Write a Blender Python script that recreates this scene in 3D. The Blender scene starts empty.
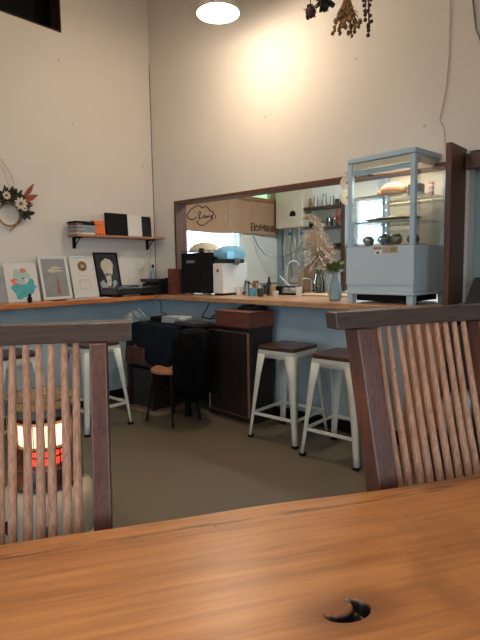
import bpy, bmesh, math, random
from mathutils import Vector, Matrix
random.seed(7)
S = bpy.context.scene
COL = S.collection
PI = math.pi

# ------------------------------------------------------------------ helpers
class B:
    def __init__(s): s.bm = bmesh.new(); s.mi = 0
    def _f(s, vs):
        try:
            f = s.bm.faces.new(vs); f.material_index = s.mi; return f
        except ValueError: return None
    def hexa(s, p):
        v = [s.bm.verts.new(q) for q in p]
        for a in ((0,3,2,1),(4,5,6,7),(0,1,5,4),(1,2,6,5),(2,3,7,6),(3,0,4,7)): s._f([v[i] for i in a])
        return s
    def box(s, x0, x1, y0, y1, z0, z1):
        return s.hexa([(x0,y0,z0),(x1,y0,z0),(x1,y1,z0),(x0,y1,z0),(x0,y0,z1),(x1,y0,z1),(x1,y1,z1),(x0,y1,z1)])
    def prism(s, poly, z0, z1, axis='z'):
        def m(a, b, c): return {'z':(a,b,c),'x':(c,a,b),'y':(a,c,b)}[axis]
        lo = [s.bm.verts.new(m(a,b,z0)) for a,b in poly]; hi = [s.bm.verts.new(m(a,b,z1)) for a,b in poly]
        n = len(poly); s._f(lo[::-1]); s._f(hi)
        for i in range(n): s._f([lo[i],lo[(i+1)%n],hi[(i+1)%n],hi[i]])
        return s
    def lathe(s, prof, c=(0,0,0), n=24, caps=True, axis='z'):
        c = Vector(c); rings = []
        for r, z in prof:
            ring = []
            for i in range(n):
                a = 2*PI*i/n; x, y = r*math.cos(a), r*math.sin(a)
                q = {'z':(x,y,z),'x':(z,x,y),'y':(x,z,y)}[axis]
                ring.append(s.bm.verts.new(c+Vector(q)))
            rings.append(ring)
        for a, b in zip(rings, rings[1:]):
            for i in range(n): s._f([a[i],a[(i+1)%n],b[(i+1)%n],b[i]])
        if caps: s._f(rings[0][::-1]); s._f(rings[-1])
        return s
    def tube(s, pts, r, n=8, flat=1.0):
        pts = [Vector(p) for p in pts]; m = len(pts); rs = r if isinstance(r,(list,tuple)) else [r]*m
        rings = []; up = None
        for i, p in enumerate(pts):
            d = (pts[min(i+1,m-1)]-pts[max(i-1,0)])
            if d.length < 1e-9: d = Vector((0,0,1))
            d.normalize()
            if up is None: up = Vector((0,0,1)) if abs(d.z) < .9 else Vector((0,1,0))
            a = d.cross(up)
            if a.length < 1e-4: a = d.orthogonal()
            a.normalize(); b = a.cross(d).normalized(); up = b
            rings.append([s.bm.verts.new(p+rs[i]*(math.cos(2*PI*k/n)*a+flat*math.sin(2*PI*k/n)*b)) for k in range(n)])
        for a, b in zip(rings, rings[1:]):
            for i in range(n): s._f([a[i],a[(i+1)%n],b[(i+1)%n],b[i]])
        s._f(rings[0][::-1]); s._f(rings[-1]); return s
    def ball(s, c, r, sc=(1,1,1), n=12, jit=0, rot=None):
        M = Matrix.Translation(c)
        if rot: M = M @ rot
        M = M @ Matrix.Diagonal((r*sc[0],r*sc[1],r*sc[2],1))
        g = bmesh.ops.create_uvsphere(s.bm, u_segments=n, v_segments=max(4,n//2), radius=1, matrix=M)
        for v in g['verts']:
            if jit: v.co += Vector([random.uniform(-jit,jit)*r for _ in range(3)])
            for f in v.link_faces: f.material_index = s.mi
        return s
    def leaf(s, p, d, L, w, bend=.2, up=(0,0,1), n=5, th=.0012):
        p = Vector(p); d = Vector(d).normalized(); u = Vector(up)
        sd = d.cross(u)
        if sd.length < 1e-3: sd = d.orthogonal()
        sd.normalize(); nn = sd.cross(d).normalized()
        prev = None; lo = []
        for i in range(n+1):
            t = i/n; wd = max(w*math.sin(PI*min(.97,max(.06,t*.95+.03)))**.8, w*.06)
            c = p+d*L*t-nn*bend*L*t*t
            cur = [s.bm.verts.new(c-sd*wd/2), s.bm.verts.new(c+nn*wd*.12+nn*th), s.bm.verts.new(c+sd*wd/2), s.bm.verts.new(c+nn*wd*.12-nn*th)]
            if prev:
                for k in range(4): s._f([prev[k],prev[(k+1)%4],cur[(k+1)%4],cur[k]])
            else: s._f(cur[::-1])
            prev = cur
        s._f(prev); return s
    def frame(s, x0, x1, z0, z1, y0, y1, w):     # picture/window frame in the x-z plane
        s.box(x0,x1,y0,y1,z0,z0+w); s.box(x0,x1,y0,y1,z1-w,z1)
        s.box(x0,x0+w,y0,y1,z0+w,z1-w); s.box(x1-w,x1,y0,y1,z0+w,z1-w); return s

def mk(name, b, mats, parent=None, loc=None, rot=None, bevel=0, seg=2, sub=0, smooth=True, angle=35):
    bmesh.ops.recalc_face_normals(b.bm, faces=b.bm.faces)
    me = bpy.data.meshes.new(name); b.bm.to_mesh(me); b.bm.free()
    for m in (mats if isinstance(mats,(list,tuple)) else [mats]): me.materials.append(m)
    if smooth:
        for p in me.polygons: p.use_smooth = True
        me.set_sharp_from_angle(angle=math.radians(angle))
    o = bpy.data.objects.new(name, me); COL.objects.link(o)
    if parent: o.parent = parent
    if loc: o.location = loc
    if rot: o.rotation_euler = rot
    if bevel:
        m = o.modifiers.new('bevel','BEVEL'); m.width = bevel; m.segments = seg; m.limit_method = 'ANGLE'; m.angle_limit = math.radians(40)
        m.harden_normals = True
    if sub:
        m = o.modifiers.new('subdivision','SUBSURF'); m.levels = sub; m.render_levels = sub
    return o
def tag(o, label, cat, group=None, kind=None):
    o['label'] = label; o['category'] = cat
    if group: o['group'] = group
    if kind: o['kind'] = kind
    return o
def thing(name, label, cat, loc=(0,0,0), rot=(0,0,0), group=None):
    o = bpy.data.objects.new(name, None); COL.objects.link(o); o.empty_display_size = .05
    o.location = loc; o.rotation_euler = rot
    return tag(o, label, cat, group)
def solo(name, b, mats, label, cat, group=None, **k):
    return tag(mk(name, b, mats, **k), label, cat, group)
def struct(name, b, mats, parent=None, **k):
    o = mk(name, b, mats, parent, **k)
    if not parent: o['kind'] = 'structure'
    return o
def dup(root, loc=None, rotz=None, label=None, group=None):
    r = root.copy(); COL.objects.link(r)
    if loc is not None: r.location = loc
    if rotz is not None: r.rotation_euler[2] = rotz
    if label: r['label'] = label
    if group: r['group'] = group
    for ch in list(root.children):
        c = ch.copy(); COL.objects.link(c); c.parent = r
        for g in list(ch.children):
            d = g.copy(); COL.objects.link(d); d.parent = c
    return r

# ------------------------------------------------------------------ materials
def new(name):
    m = bpy.data.materials.new(name); m.use_nodes = True; nt = m.node_tree
    return m, nt, nt.nodes['Principled BSDF']
def N(nt, t, **k):
    n = nt.nodes.new(t)
    for a, v in k.items(): setattr(n, a, v)
    return n
def coords(nt, scale=(1,1,1), rot=(0,0,0)):
    tc = N(nt,'ShaderNodeTexCoord'); mp = N(nt,'ShaderNodeMapping')
    mp.inputs['Scale'].default_value = scale; mp.inputs['Rotation'].default_value = rot
    nt.links.new(tc.outputs['Object'], mp.inputs['Vector']); return mp.outputs['Vector']
def noise(nt, vec, scale, detail=4, rough=.55, dist=0):
    n = N(nt,'ShaderNodeTexNoise'); n.inputs['Scale'].default_value = scale; n.inputs['Detail'].default_value = detail
    n.inputs['Roughness'].default_value = rough; n.inputs['Distortion'].default_value = dist
    nt.links.new(vec, n.inputs['Vector']); return n.outputs['Fac']
def ramp(nt, fac, stops):
    r = N(nt,'ShaderNodeValToRGB'); e = r.color_ramp.elements
    while len(e) < len(stops): e.new(.5)
    for i,(p,c) in enumerate(stops): e[i].position = p; e[i].color = (c[0],c[1],c[2],1)
    nt.links.new(fac, r.inputs['Fac']); return r.outputs['Color']
def mixc(nt, fac, a, b, mode='MIX'):
    m = N(nt,'ShaderNodeMix', data_type='RGBA', blend_type=mode)
    for sock, v in ((m.inputs[0],fac),(m.inputs[6],a),(m.inputs[7],b)):
        if hasattr(v,'links') or hasattr(v,'is_output'): nt.links.new(v, sock)
        else: sock.default_value = v if isinstance(v,float) else (v[0],v[1],v[2],1)
    return m.outputs[2]
def bump(nt, bsdf, h, strength=.2, dist=.01):
    b = N(nt,'ShaderNodeBump'); b.inputs['Strength'].default_value = strength; b.inputs['Distance'].default_value = dist
    nt.links.new(h, b.inputs['Height']); nt.links.new(b.outputs['Normal'], bsdf.inputs['Normal'])
def P(name, c, rough=.5, metal=0, var=.08, sc=12, bp=0, spec=.5, coat=0, sheen=0):
    m, nt, b = new(name); v = coords(nt); f = noise(nt, v, sc)
    lo = tuple(x*(1-var) for x in c); hi = tuple(min(1,x*(1+var)) for x in c)
    nt.links.new(ramp(nt, f, [(.3,lo),(.7,hi)]), b.inputs['Base Color'])
    b.inputs['Roughness'].default_value = rough; b.inputs['Metallic'].default_value = metal
    b.inputs['Specular IOR Level'].default_value = spec; b.inputs['Coat Weight'].default_value = coat
    b.inputs['Coat Roughness'].default_value = .2
    if sheen: b.inputs['Sheen Weight'].default_value = sheen
    if bp: bump(nt, b, f, bp, .004)
    return m
def WOOD(name, dark, light, scale=(1,14,14), s=3, rough=.45, coat=0, mid=None, contrast=(.3,.7)):
    m, nt, b = new(name); v = coords(nt, scale)
    f = noise(nt, v, s, 6, .6, .6); f2 = noise(nt, v, s*5, 3, .5)
    stops = [(contrast[0],dark),(contrast[1],light)] if not mid else [(contrast[0],dark),(.5,mid),(contrast[1],light)]
    c = ramp(nt, f, stops)
    c = mixc(nt, .35, c, ramp(nt, f2, [(.35,tuple(x*.55 for x in dark)),(.6,light)]), 'MIX')
    nt.links.new(c, b.inputs['Base Color']); b.inputs['Roughness'].default_value = rough
    b.inputs['Coat Weight'].default_value = coat; b.inputs['Coat Roughness'].default_value = .25
    bump(nt, b, f2, .12, .002); return m
def EM(name, c, st):
    m, nt, b = new(name); b.inputs['Base Color'].default_value = (*c,1)
    b.inputs['Emission Color'].default_value = (*c,1); b.inputs['Emission Strength'].default_value = st; return m
def GLASS(name, tint=(1,1,1), refl=.5, rough=.02):
    m = bpy.data.materials.new(name); m.use_nodes = True; nt = m.node_tree; nt.nodes.clear()
    o = N(nt,'ShaderNodeOutputMaterial'); mx = N(nt,'ShaderNodeMixShader'); t = N(nt,'ShaderNodeBsdfTransparent'); g = N(nt,'ShaderNodeBsdfGlossy')
    fr = N(nt,'ShaderNodeFresnel'); fr.inputs['IOR'].default_value = 1.45
    mt = N(nt,'ShaderNodeMath', operation='MULTIPLY'); mt.inputs[1].default_value = refl; mt.use_clamp = True
    t.inputs['Color'].default_value = (*tint,1); g.inputs['Roughness'].default_value = rough
    nt.links.new(fr.outputs[0], mt.inputs[0]); nt.links.new(mt.outputs[0], mx.inputs[0])
    nt.links.new(t.outputs[0], mx.inputs[1]); nt.links.new(g.outputs[0], mx.inputs[2]); nt.links.new(mx.outputs[0], o.inputs['Surface'])
    return m

def FILM(name, c, mixf=.55):
    m = GLASS(name, tuple(min(1,x*1.1) for x in c), .6); nt = m.node_tree; o = [n for n in nt.nodes if n.type == 'OUTPUT_MATERIAL'][0]
    prev = o.inputs['Surface'].links[0].from_socket; t = N(nt,'ShaderNodeBsdfTranslucent'); d = N(nt,'ShaderNodeBsdfDiffuse'); a = N(nt,'ShaderNodeMixShader'); b2 = N(nt,'ShaderNodeMixShader')
    for n in (t, d): n.inputs['Color'].default_value = (*c,1)
    nt.links.new(t.outputs[0], a.inputs[1]); nt.links.new(d.outputs[0], a.inputs[2]); b2.inputs[0].default_value = mixf
    nt.links.new(prev, b2.inputs[1]); nt.links.new(a.outputs[0], b2.inputs[2]); nt.links.new(b2.outputs[0], o.inputs['Surface']); return m
# walls: painted board, a few stains of their own
def WALL(name, c, c2):
    m, nt, b = new(name); v = coords(nt)
    f = noise(nt, v, 1.3, 5); col = ramp(nt, f, [(.3,c),(.75,c2)])
    vo = N(nt,'ShaderNodeTexVoronoi'); vo.inputs['Scale'].default_value = 4.2; vo.inputs['Randomness'].default_value = 1
    nt.links.new(v, vo.inputs['Vector'])
    spots = ramp(nt, vo.outputs['Distance'], [(.028,(1,1,1)),(.06,(0,0,0))])
    col = mixc(nt, spots, col, tuple(x*.72 for x in c))
    nt.links.new(col, b.inputs['Base Color']); b.inputs['Roughness'].default_value = .75
    bump(nt, b, noise(nt, v, 60, 3), .08, .002); return m
M = {}
M['wall'] = WALL('cream_wall_paint', (.68,.635,.575), (.74,.70,.64))
M['kwall'] = P('white_kitchen_wall', (.72,.74,.70), .7, var=.05, sc=2)
M['blue'] = P('pale_blue_panel_paint', (.36,.47,.54), .6, var=.12, sc=3)
M['dwood'] = WOOD('dark_walnut', (.022,.012,.008), (.085,.042,.025), (14,14,1), 3, .4)
M['dwoodx'] = WOOD('dark_walnut_rail', (.022,.013,.010), (.085,.046,.032), (1.2,12,12), 3, .38, .3)
M['post'] = WOOD('reddish_post_wood', (.06,.022,.012), (.15,.055,.03), (14,14,1), 2, .5)
M['chairpost'] = WOOD('chair_post_wood', (.06,.022,.016), (.16,.06,.042), (14,14,1), 2.5, .35, .4)
M['slat'] = WOOD('pale_slat_wood', (.34,.15,.085), (.64,.36,.24), (16,16,1.2), 3, .38, .3)
M['counter'] = WOOD('orange_counter_wood', (.50,.14,.035), (.72,.26,.07), (12,1,12), 2, .35, .4)
M['counterx'] = WOOD('tan_counter_wood', (.42,.20,.09), (.66,.38,.20), (1,12,12), 2, .33, .4)
M['shelf'] = WOOD('shelf_wood', (.34,.13,.06), (.52,.24,.13), (12,1,12), 2, .5)
M['seatwood'] = WOOD('stool_seat_wood', (.04,.016,.010), (.10,.036,.02), (1.5,12,12), 3, .35, .3)
M['stool'] = P('cream_stool_enamel', (.66,.68,.62), .35, var=.05, sc=6)
M['black'] = P('matt_black', (.006,.006,.007), .7, var=.2, spec=.2)
M['blackg'] = P('gloss_black', (.015,.015,.018), .25, var=.2)
M['char'] = P('charcoal', (.028,.03,.033), .6, spec=.3)
M['grey'] = P('grey_card', (.33,.35,.36), .7, var=.15, sc=9)
M['white'] = P('white_plastic', (.75,.75,.73), .4, var=.03)
M['paper'] = P('white_paper', (.74,.72,.68), .8, var=.04)
M['bluegrey'] = P('blue_grey_enamel', (.42,.56,.67), .35, var=.03, sc=4)
M['bluegrey2'] = P('blue_grey_enamel_pale', (.50,.62,.71), .35, var=.03, sc=4)
M['creaminner'] = P('cream_liner', (.82,.72,.54), .5, var=.05)
M['steel'] = P('brushed_steel', (.55,.55,.54), .3, 1, var=.1)
M['dsteel'] = P('dull_steel', (.25,.26,.27), .4, 1, var=.15)
M['orange'] = P('orange_cover', (.85,.17,.03), .5, var=.05)
M['brownbox'] = WOOD('red_brown_box_wood', (.10,.028,.015), (.20,.06,.035), (1,10,10), 3, .5)
M['darkcab'] = WOOD('dark_cabinet_veneer', (.014,.009,.008), (.030,.018,.015), (10,10,1), 2, .5)
M['edge'] = WOOD('pale_edge_wood', (.25,.14,.09), (.38,.24,.16), (4,4,4), 2, .5)
M['fabricd'] = P('dark_blue_cloth', (.006,.010,.016), .95, var=.3, sc=20, bp=.4, spec=.1)
M['fabricb'] = P('black_jacket_cloth', (.0035,.0035,.004), .95, var=.3, sc=25, bp=.4, spec=.08)
M['fabricl'] = P('sky_blue_cloth', (.10,.30,.45), .9, var=.15, sc=20, bp=.3)
M['red'] = P('dull_red', (.35,.03,.025), .5)
M['burlap'] = P('brown_linen', (.40,.24,.145), .9, var=.12, sc=120, bp=.4)
M['ink'] = P('black_ink', (.02,.014,.01), .8)
M['pale'] = P('faded_print', (.50,.42,.33), .9)
M['greenleaf'] = P('green_leaf', (.10,.16,.04), .6, var=.4, sc=30)
M['dleaf'] = P('dark_green_leaf', (.025,.03,.018), .7, var=.4, sc=30)
M['rust'] = P('rust_leaf', (.30,.07,.03), .7, var=.3, sc=30)
M['dbrown'] = P('dried_brown', (.26,.13,.05), .8, var=.4, sc=40)
M['dpurple'] = P('dried_purple_brown', (.07,.03,.03), .8, var=.4, sc=40)
M['straw'] = P('straw', (.52,.40,.27), .85, var=.2, sc=30)
M['petal'] = P('dry_white_petal', (.62,.56,.46), .8, var=.1)
M['plume'] = P('pampas_plume', (.68,.52,.40), .95, var=.15, sc=40)
M['vase'] = P('blue_grey_ceramic', (.26,.35,.39), .4, var=.12, sc=10)
M['heatcream'] = P('cream_enamel', (.62,.55,.43), .35, var=.04)
M['heatglow'] = EM('heater_mantle_glow', (1,.42,.20), 7)
M['heatred'] = EM('heater_red_grid', (1,.06,.03), 2.2)
M['teal'] = P('teal_ink', (.08,.42,.46), .7, var=.2, sc=20)
M['coral'] = P('coral_ink', (.80,.22,.17), .7)
M['mint'] = P('mint_ink', (.42,.60,.54), .7)
M['artgrey'] = P('art_grey', (.30,.31,.31), .7, var=.1)
M['bone'] = P('bone_ink', (.62,.56,.46), .7)
M['gold'] = P('gold_print', (.35,.24,.11), .5)
M['brown'] = P('brown_print', (.40,.16,.09), .7)
M['loaf'] = P('crust_brown', (.33,.17,.085), .8, var=.3, sc=14, bp=.6)
M['cake'] = P('tan_cake', (.52,.38,.22), .8, var=.2, sc=30, bp=.4)
M['board'] = WOOD('chopping_board_wood', (.30,.13,.05), (.48,.24,.10), (12,12,1), 2, .5)
M['boardl'] = WOOD('pale_chopping_board_wood', (.50,.34,.22), (.66,.48,.33), (12,12,1), 2, .5)
M['bulb'] = EM('bulb_glow', (1,.80,.55), 30)
M['shade'] = P('white_lamp_enamel', (.85,.82,.76), .35, var=.02)
M['cablew'] = P('pale_cable', (.50,.50,.47), .6)
M['cableb'] = P('brown_cord', (.42,.28,.20), .7)
M['frosted'] = P('grey_blue_board', (.28,.34,.37), .6, var=.06, sc=2)
M['tanpanel'] = WOOD('tan_cabinet_wood', (.24,.11,.055), (.36,.18,.09), (10,10,1), 2, .5)
M['glass'] = GLASS('clear_glass', (.97,.99,1), .5)
M['glassg'] = GLASS('window_glass', (.97,1,1), .6)
M['glassgreen'] = GLASS('green_window_glass', (.50,.62,.42), .6)
M['glassblue'] = FILM('blue_plastic_film', (.50,.74,.84))
M['jar'] = GLASS('jar_glass', (.78,.82,.80), 2.0, .05)
M['wrap'] = GLASS('clear_wrap', (.72,.76,.76), 4.0, .12)
M['stoveglass'] = GLASS('stove_glass', (.85,.84,.86), 1.5)

# concrete floor
m, nt, b = new('brown_concrete'); v = coords(nt)
f1 = noise(nt, v, 1.2, 6, .6); f2 = noise(nt, v, 5, 8, .8); f3 = noise(nt, v, 70, 3, .6)
c = ramp(nt, f1, [(.3,(.125,.103,.070)),(.7,(.165,.140,.097))])
c = mixc(nt, ramp(nt, f2, [(.56,(0,0,0)),(.62,(.8,.8,.8))]), c, (.21,.11,.05))
c = mixc(nt, .35, c, ramp(nt, f3, [(.3,(.10,.083,.055)),(.7,(.19,.162,.115))]))
nt.links.new(c, b.inputs['Base Color']); b.inputs['Roughness'].default_value = .48
bump(nt, b, f3, .12, .002); M['floor'] = m

# table top wood with a knot hollow and a few worm holes
m, nt, b = new('orange_plank_wood'); v = coords(nt, (.8,9,9)); v0 = coords(nt)
KX, KY = TK = (.5206,-.347)
sep = N(nt,'ShaderNodeSeparateXYZ'); nt.links.new(v0, sep.inputs[0])
def mathn(op, a, b_=None, c_=None):
    n = N(nt,'ShaderNodeMath', operation=op)
    for i, x in enumerate((a,b_,c_)):
        if x is None: continue
        if isinstance(x,(int,float)): n.inputs[i].default_value = x
        else: nt.links.new(x, n.inputs[i])
    return n.outputs[0]
wob = noise(nt, v0, 14, 3)
dx = mathn('SUBTRACT', sep.outputs['X'], KX); dy = mathn('SUBTRACT', sep.outputs['Y'], KY)
r2 = mathn('ADD', mathn('MULTIPLY', mathn('POWER', mathn('ABSOLUTE', mathn('MULTIPLY', dx, .55)), 2), 1), mathn('POWER', mathn('ABSOLUTE', dy), 2))
rr = mathn('ADD', mathn('SQRT', r2), mathn('MULTIPLY', mathn('SUBTRACT', wob, .5), .012))
# grain bends round the knot
warp = mathn('DIVIDE', mathn('MULTIPLY', dy, .012), mathn('ADD', r2, .006))
cmb = N(nt,'ShaderNodeCombineXYZ'); nt.links.new(mathn('MULTIPLY', sep.outputs['X'], .45), cmb.inputs[0])
cmb.inputs[2].default_value = .3
nt.links.new(mathn('MULTIPLY', mathn('SUBTRACT', sep.outputs['Y'], mathn('MULTIPLY', warp, .05)), 8), cmb.inputs[1])
g1 = noise(nt, cmb.outputs[0], 1.1, 7, .62, 1.2); g2 = noise(nt, cmb.outputs[0], 9, 5, .6, .3)
patch = noise(nt, v0, 2.6, 4, .6, .6)
c = ramp(nt, g1, [(.28,(.27,.085,.022)),(.48,(.56,.22,.065)),(.72,(.72,.34,.12))])
c = mixc(nt, .40, c, ramp(nt, g2, [(.3,(.22,.065,.02)),(.62,(.68,.31,.11))]))
c = mixc(nt, ramp(nt, patch, [(.52,(0,0,0)),(.68,(.7,.7,.7))]), c, (.27,.10,.04))
edgef = mathn('MULTIPLY', ramp(nt, sep.outputs['Y'], [(.0,(0,0,0)),(1,(0,0,0))]) if False else mathn('GREATER_THAN', sep.outputs['Y'], -.05), noise(nt, v, 3.5, 5, .7))
c = mixc(nt, ramp(nt, edgef, [(.50,(0,0,0)),(.62,(.8,.8,.8))]), c, (.10,.035,.015))
holes = N(nt,'ShaderNodeTexVoronoi'); holes.inputs['Scale'].default_value = 13; nt.links.new(v0, holes.inputs['Vector'])
c = mixc(nt, ramp(nt, holes.outputs['Distance'], [(.03,(.8,.8,.8)),(.055,(0,0,0))]), c, (.07,.025,.012))
c = mixc(nt, ramp(nt, rr, [(.02,(.75,.75,.75)),(.06,(0,0,0))]), c, (.17,.055,.022))
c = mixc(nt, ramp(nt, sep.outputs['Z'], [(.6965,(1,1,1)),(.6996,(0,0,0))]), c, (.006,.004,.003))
nt.links.new(c, b.inputs['Base Color']); b.inputs['Roughness'].default_value = .36
b.inputs['Coat Weight'].default_value = .25; b.inputs['Coat Roughness'].default_value = .3
bump(nt, b, g2, .10, .002); M['table'] = m

# ------------------------------------------------------------------ setting
XL, YB, YK, HC = -4.12, 3.38, 5.5, 4.3
b_ = B(); b_.box(-4.5,3.0,-2.9,5.9,-.1,0); struct('floor', b_, M['floor'])
b_ = B(); b_.box(-4.5,3.0,-2.9,YB+.12,HC,HC+.1); struct('ceiling', b_, M['wall'])
# left wall with the loft opening and the part beside the kitchen left out
LY0, LY1, LZ0, LZ1 = 1.2, 2.44, 3.2, 3.95
b_ = B()
b_.box(XL-.14,XL,-2.8,YB+.12,0,LZ0); b_.box(XL-.14,XL,-2.8,LY0,LZ0,HC); b_.box(XL-.14,XL,LY1,YB+.12,LZ0,HC); b_.box(XL-.14,XL,LY0,LY1,LZ1,HC)
struct('wall_left', b_, M['wall'])
b_ = B(); b_.box(XL-.34,XL-.28,LY0-.05,LY1+.05,LZ0-.05,LZ1+.05)
b_.box(XL-.28,XL-.141,LY0-.05,LY0,LZ0-.05,LZ1+.05); b_.box(XL-.28,XL-.141,LY1,LY1+.05,LZ0-.05,LZ1+.05)
b_.box(XL-.28,XL-.141,LY0,LY1,LZ0-.05,LZ0); b_.box(XL-.28,XL-.141,LY0,LY1,LZ1,LZ1+.05)
struct('window_1', b_, M['black'])
b_ = B()
for y0,y1,z0,z1 in ((LY0,LY1,LZ0,LZ0+.012),(LY0,LY1,LZ1-.012,LZ1),(LY0,LY0+.012,LZ0,LZ1),(LY1-.012,LY1,LZ0,LZ1)): b_.box(XL-.139,XL+.006,y0+.001,y1-.001,z0+.001,z1-.001)
struct('trim_1', b_, M['dwood'])
# back wall around the pass-through
OX0, OX1, OZ0, OZ1 = -3.80, -1.20, .90, 1.845
b_ = B(); t = YB+.12
b_.box(XL,OX0,YB,t,0,HC); b_.box(OX0,OX1,YB,t,OZ1,HC); b_.box(OX0,OX1,YB,t,0,.905); b_.box(OX1,-1.06,YB,t,0,HC)
b_.box(-1.06,.2,YB,t,1.89,HC); b_.box(.2,2.6,YB,t,0,HC); b_.box(-1.06,.2,YB,t,0,.905)
struct('wall_back', b_, M['wall'])
b_ = B(); b_.box(-1.19,.3,YB+.125,YB+.16,.9,1.9); struct('wall_recess', b_, M['frosted'])
b_ = B()   # dark wood lining of the pass-through
b_.box(OX0-.001,OX0+.022,YB-.012,t+.01,.951,OZ1); b_.box(OX0+.022,OX1,YB-.012,t+.01,OZ1-.028,OZ1)
struct('trim_2', b_, M['post'])
b_ = B(); b_.box(XL+.0005,XL+.005,YB-.005,YB-.0005,.96,3.2); struct('trim_3', b_, M['char'])   # dark shrinkage gap strip in the corner
# right-hand frame
b_ = B(); b_.box(-1.113,-1.078,3.115,YB-.001,.951,1.905); struct('trim_4', b_, M['post'], bevel=.004)
b_ = B(); b_.box(-1.067,.2,YB-.06,YB-.001,1.775,1.865); struct('trim_5', b_, M['post'], bevel=.004)
# panels under the worktops
b_ = B(); b_.box(-3.95,2.6,3.19,YB-.001,0.0,.905); struct('wall_counter', b_, M['blue'])
b_ = B(); b_.box(XL+.001,-3.951,-.6,YB-.001,0,.905); struct('wall_counter_left', b_, M['blue'])
b_ = B(); b_.box(-3.93,2.6,3.172,3.189,0,.085); struct('baseboard_back', b_, M['black'])
b_ = B(); b_.box(-3.949,-3.932,-.6,3.17,0,.085); struct('baseboard_left', b_, M['black'])
# right wall and rear wall with real windows (behind the camera)
def hole_wall(name, fix, th, axis, a0, a1, h0, h1, mat, zt=HC):
    bb = B(); A0, A1 = -2.8, YB+.12
    def bx(p, q, z0, z1):
        if axis == 'x': bb.box(fix, fix+th, p, q, z0, z1)
        else: bb.box(p, q, fix, fix+th, z0, z1)
    if axis == 'y': A0, A1 = -4.26, 2.74
    bx(A0,a0,0,zt); bx(a1,A1,0,zt); bx(a0,a1,0,h0); bx(a0,a1,h1,zt)
    struct(name, bb, mat)
hole_wall('wall_right', 2.6, .14, 'x', -1.2, .9, .7, 2.3, M['wall'])
hole_wall('wall_rear', -2.94, .14, 'y', -1.6, .2, .7, 2.3, M['wall'])
b_ = B()
for z0 in (.7,2.24): b_.box(2.62,2.68,-1.2,.9,z0,z0+.06)
for y in (-1.2,-.18,.84): b_.box(2.62,2.68,y,y+.06,.76,2.24)
w = struct('window_2', b_, M['dwood']); b2 = B(); b2.box(2.645,2.651,-1.14,.84,.76,2.24); mk('pane', b2, M['glassg'], w)
b_ = B()
for z0 in (.7,2.24): b_.box(-1.6,.2,-2.9,-2.84,z0,z0+.06)
for x in (-1.6,-.73,.14): b_.box(x,x+.06,-2.9,-2.84,.76,2.24)
w = struct('window_3', b_, M['dwood']); b2 = B(); b2.box(-1.54,.14,-2.873,-2.867,.76,2.24); mk('pane', b2, M['glassg'], w)
# kitchen shell
KZ = 2.7; WY0, WY1, WZ0, WZ1 = 3.62, 4.745, 1.07, 1.92; TY0, TY1, TZ0, TZ1 = 4.0, 5.42, 2.03, 2.32
b_ = B()
b_.box(XL-.14,XL,t,WY0,0,KZ); b_.box(XL-.14,XL,WY0,WY1,0,WZ0); b_.box(XL-.14,XL,WY0,TY1,WZ1,TZ0)
b_.box(XL-.14,XL,WY1,YK,0,WZ1); b_.box(XL-.14,XL,TY1,YK,WZ1,KZ); b_.box(XL-.14,XL,WY0,TY0,TZ0,KZ); b_.box(XL-.14,XL,TY0,TY1,TZ1,KZ)
struct('wall_kitchen_left', b_, M['kwall'])
BX0, BX1, BZ0, BZ1 = -3.02, -1.45, 1.42, 1.98
b_ = B(); b_.box(XL-.14,BX0,YK,YK+.14,0,KZ); b_.box(BX1,.4,YK,YK+.14,0,KZ); b_.box(BX0,BX1,YK,YK+.14,0,BZ0); b_.box(BX0,BX1,YK,YK+.14,BZ1,KZ)
struct('wall_kitchen_back', b_, M['kwall'])
b_ = B(); b_.box(.3,.44,t+.05,YK,0,KZ); struct('wall_kitchen_right', b_, M['kwall'])
b_ = B(); b_.box(XL-.14,.44,t,YK+.14,KZ,KZ+.08); struct('ceiling_kitchen', b_, M['kwall'])
b_ = B()
for a in ((WY0,WY1,WZ0,WZ0+.03),(WY0,WY1,WZ1-.03,WZ1),(WY0,WY0+.03,WZ0,WZ1),(WY1-.03,WY1,WZ0,WZ1)): b_.box(XL-.06,XL-.02,*a)
w = struct('window_4', b_, M['white']); b2 = B(); b2.box(XL-.042,XL-.038,WY0+.03,WY1-.03,WZ0+.03,WZ1-.03); mk('pane', b2, M['glassg'], w)
b_ = B(); b_.box(XL-.06,XL+.03,TY0,TY1,TZ0,TZ0+.03); b_.box(XL-.06,XL+.02,TY0,TY1,TZ1-.03,TZ1)
for y in (4.0,4.42,4.86,5.39): b_.box(XL-.06,XL+.02,y,y+.03,TZ0+.03,TZ1-.03)
w = struct('window_5', b_, M['shelf']); b2 = B(); b2.box(XL-.042,XL-.038,TY0+.03,TY1-.03,TZ0+.03,TZ1-.03); mk('pane', b2, M['glassgreen'], w)
b_ = B()
for a in ((BX0,BX1,BZ0,BZ0+.03),(BX0,BX1,BZ1-.03,BZ1),(BX0,BX0+.03,BZ0,BZ1),(BX1-.03,BX1,BZ0,BZ1),(-2.25,-2.22,BZ0,BZ1)): b_.box(a[0],a[1],YK+.02,YK+.06,a[2],a[3])
w = struct('window_6', b_, M['white']); b2 = B(); b2.box(BX0+.03,BX1-.03,YK+.038,YK+.042,BZ0+.03,BZ1-.03); mk('pane', b2, M['glassg'], w)

kl = thing('added_ceiling_light', 'added unseen long white ceiling light in the kitchen, above the picture', 'lamp', (-2.4,4.45,KZ))  # unseen lamp added to brighten the kitchen
b_ = B(); b_.box(-.6,.6,-.06,.06,-.04,-.001); mk('housing', b_, M['white'], kl)
b_ = B(); b_.box(-.57,.57,-.04,.04,-.055,-.041); mk('tube', b_, EM('cool_tube', (.93,1,.96), 6), kl)
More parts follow.
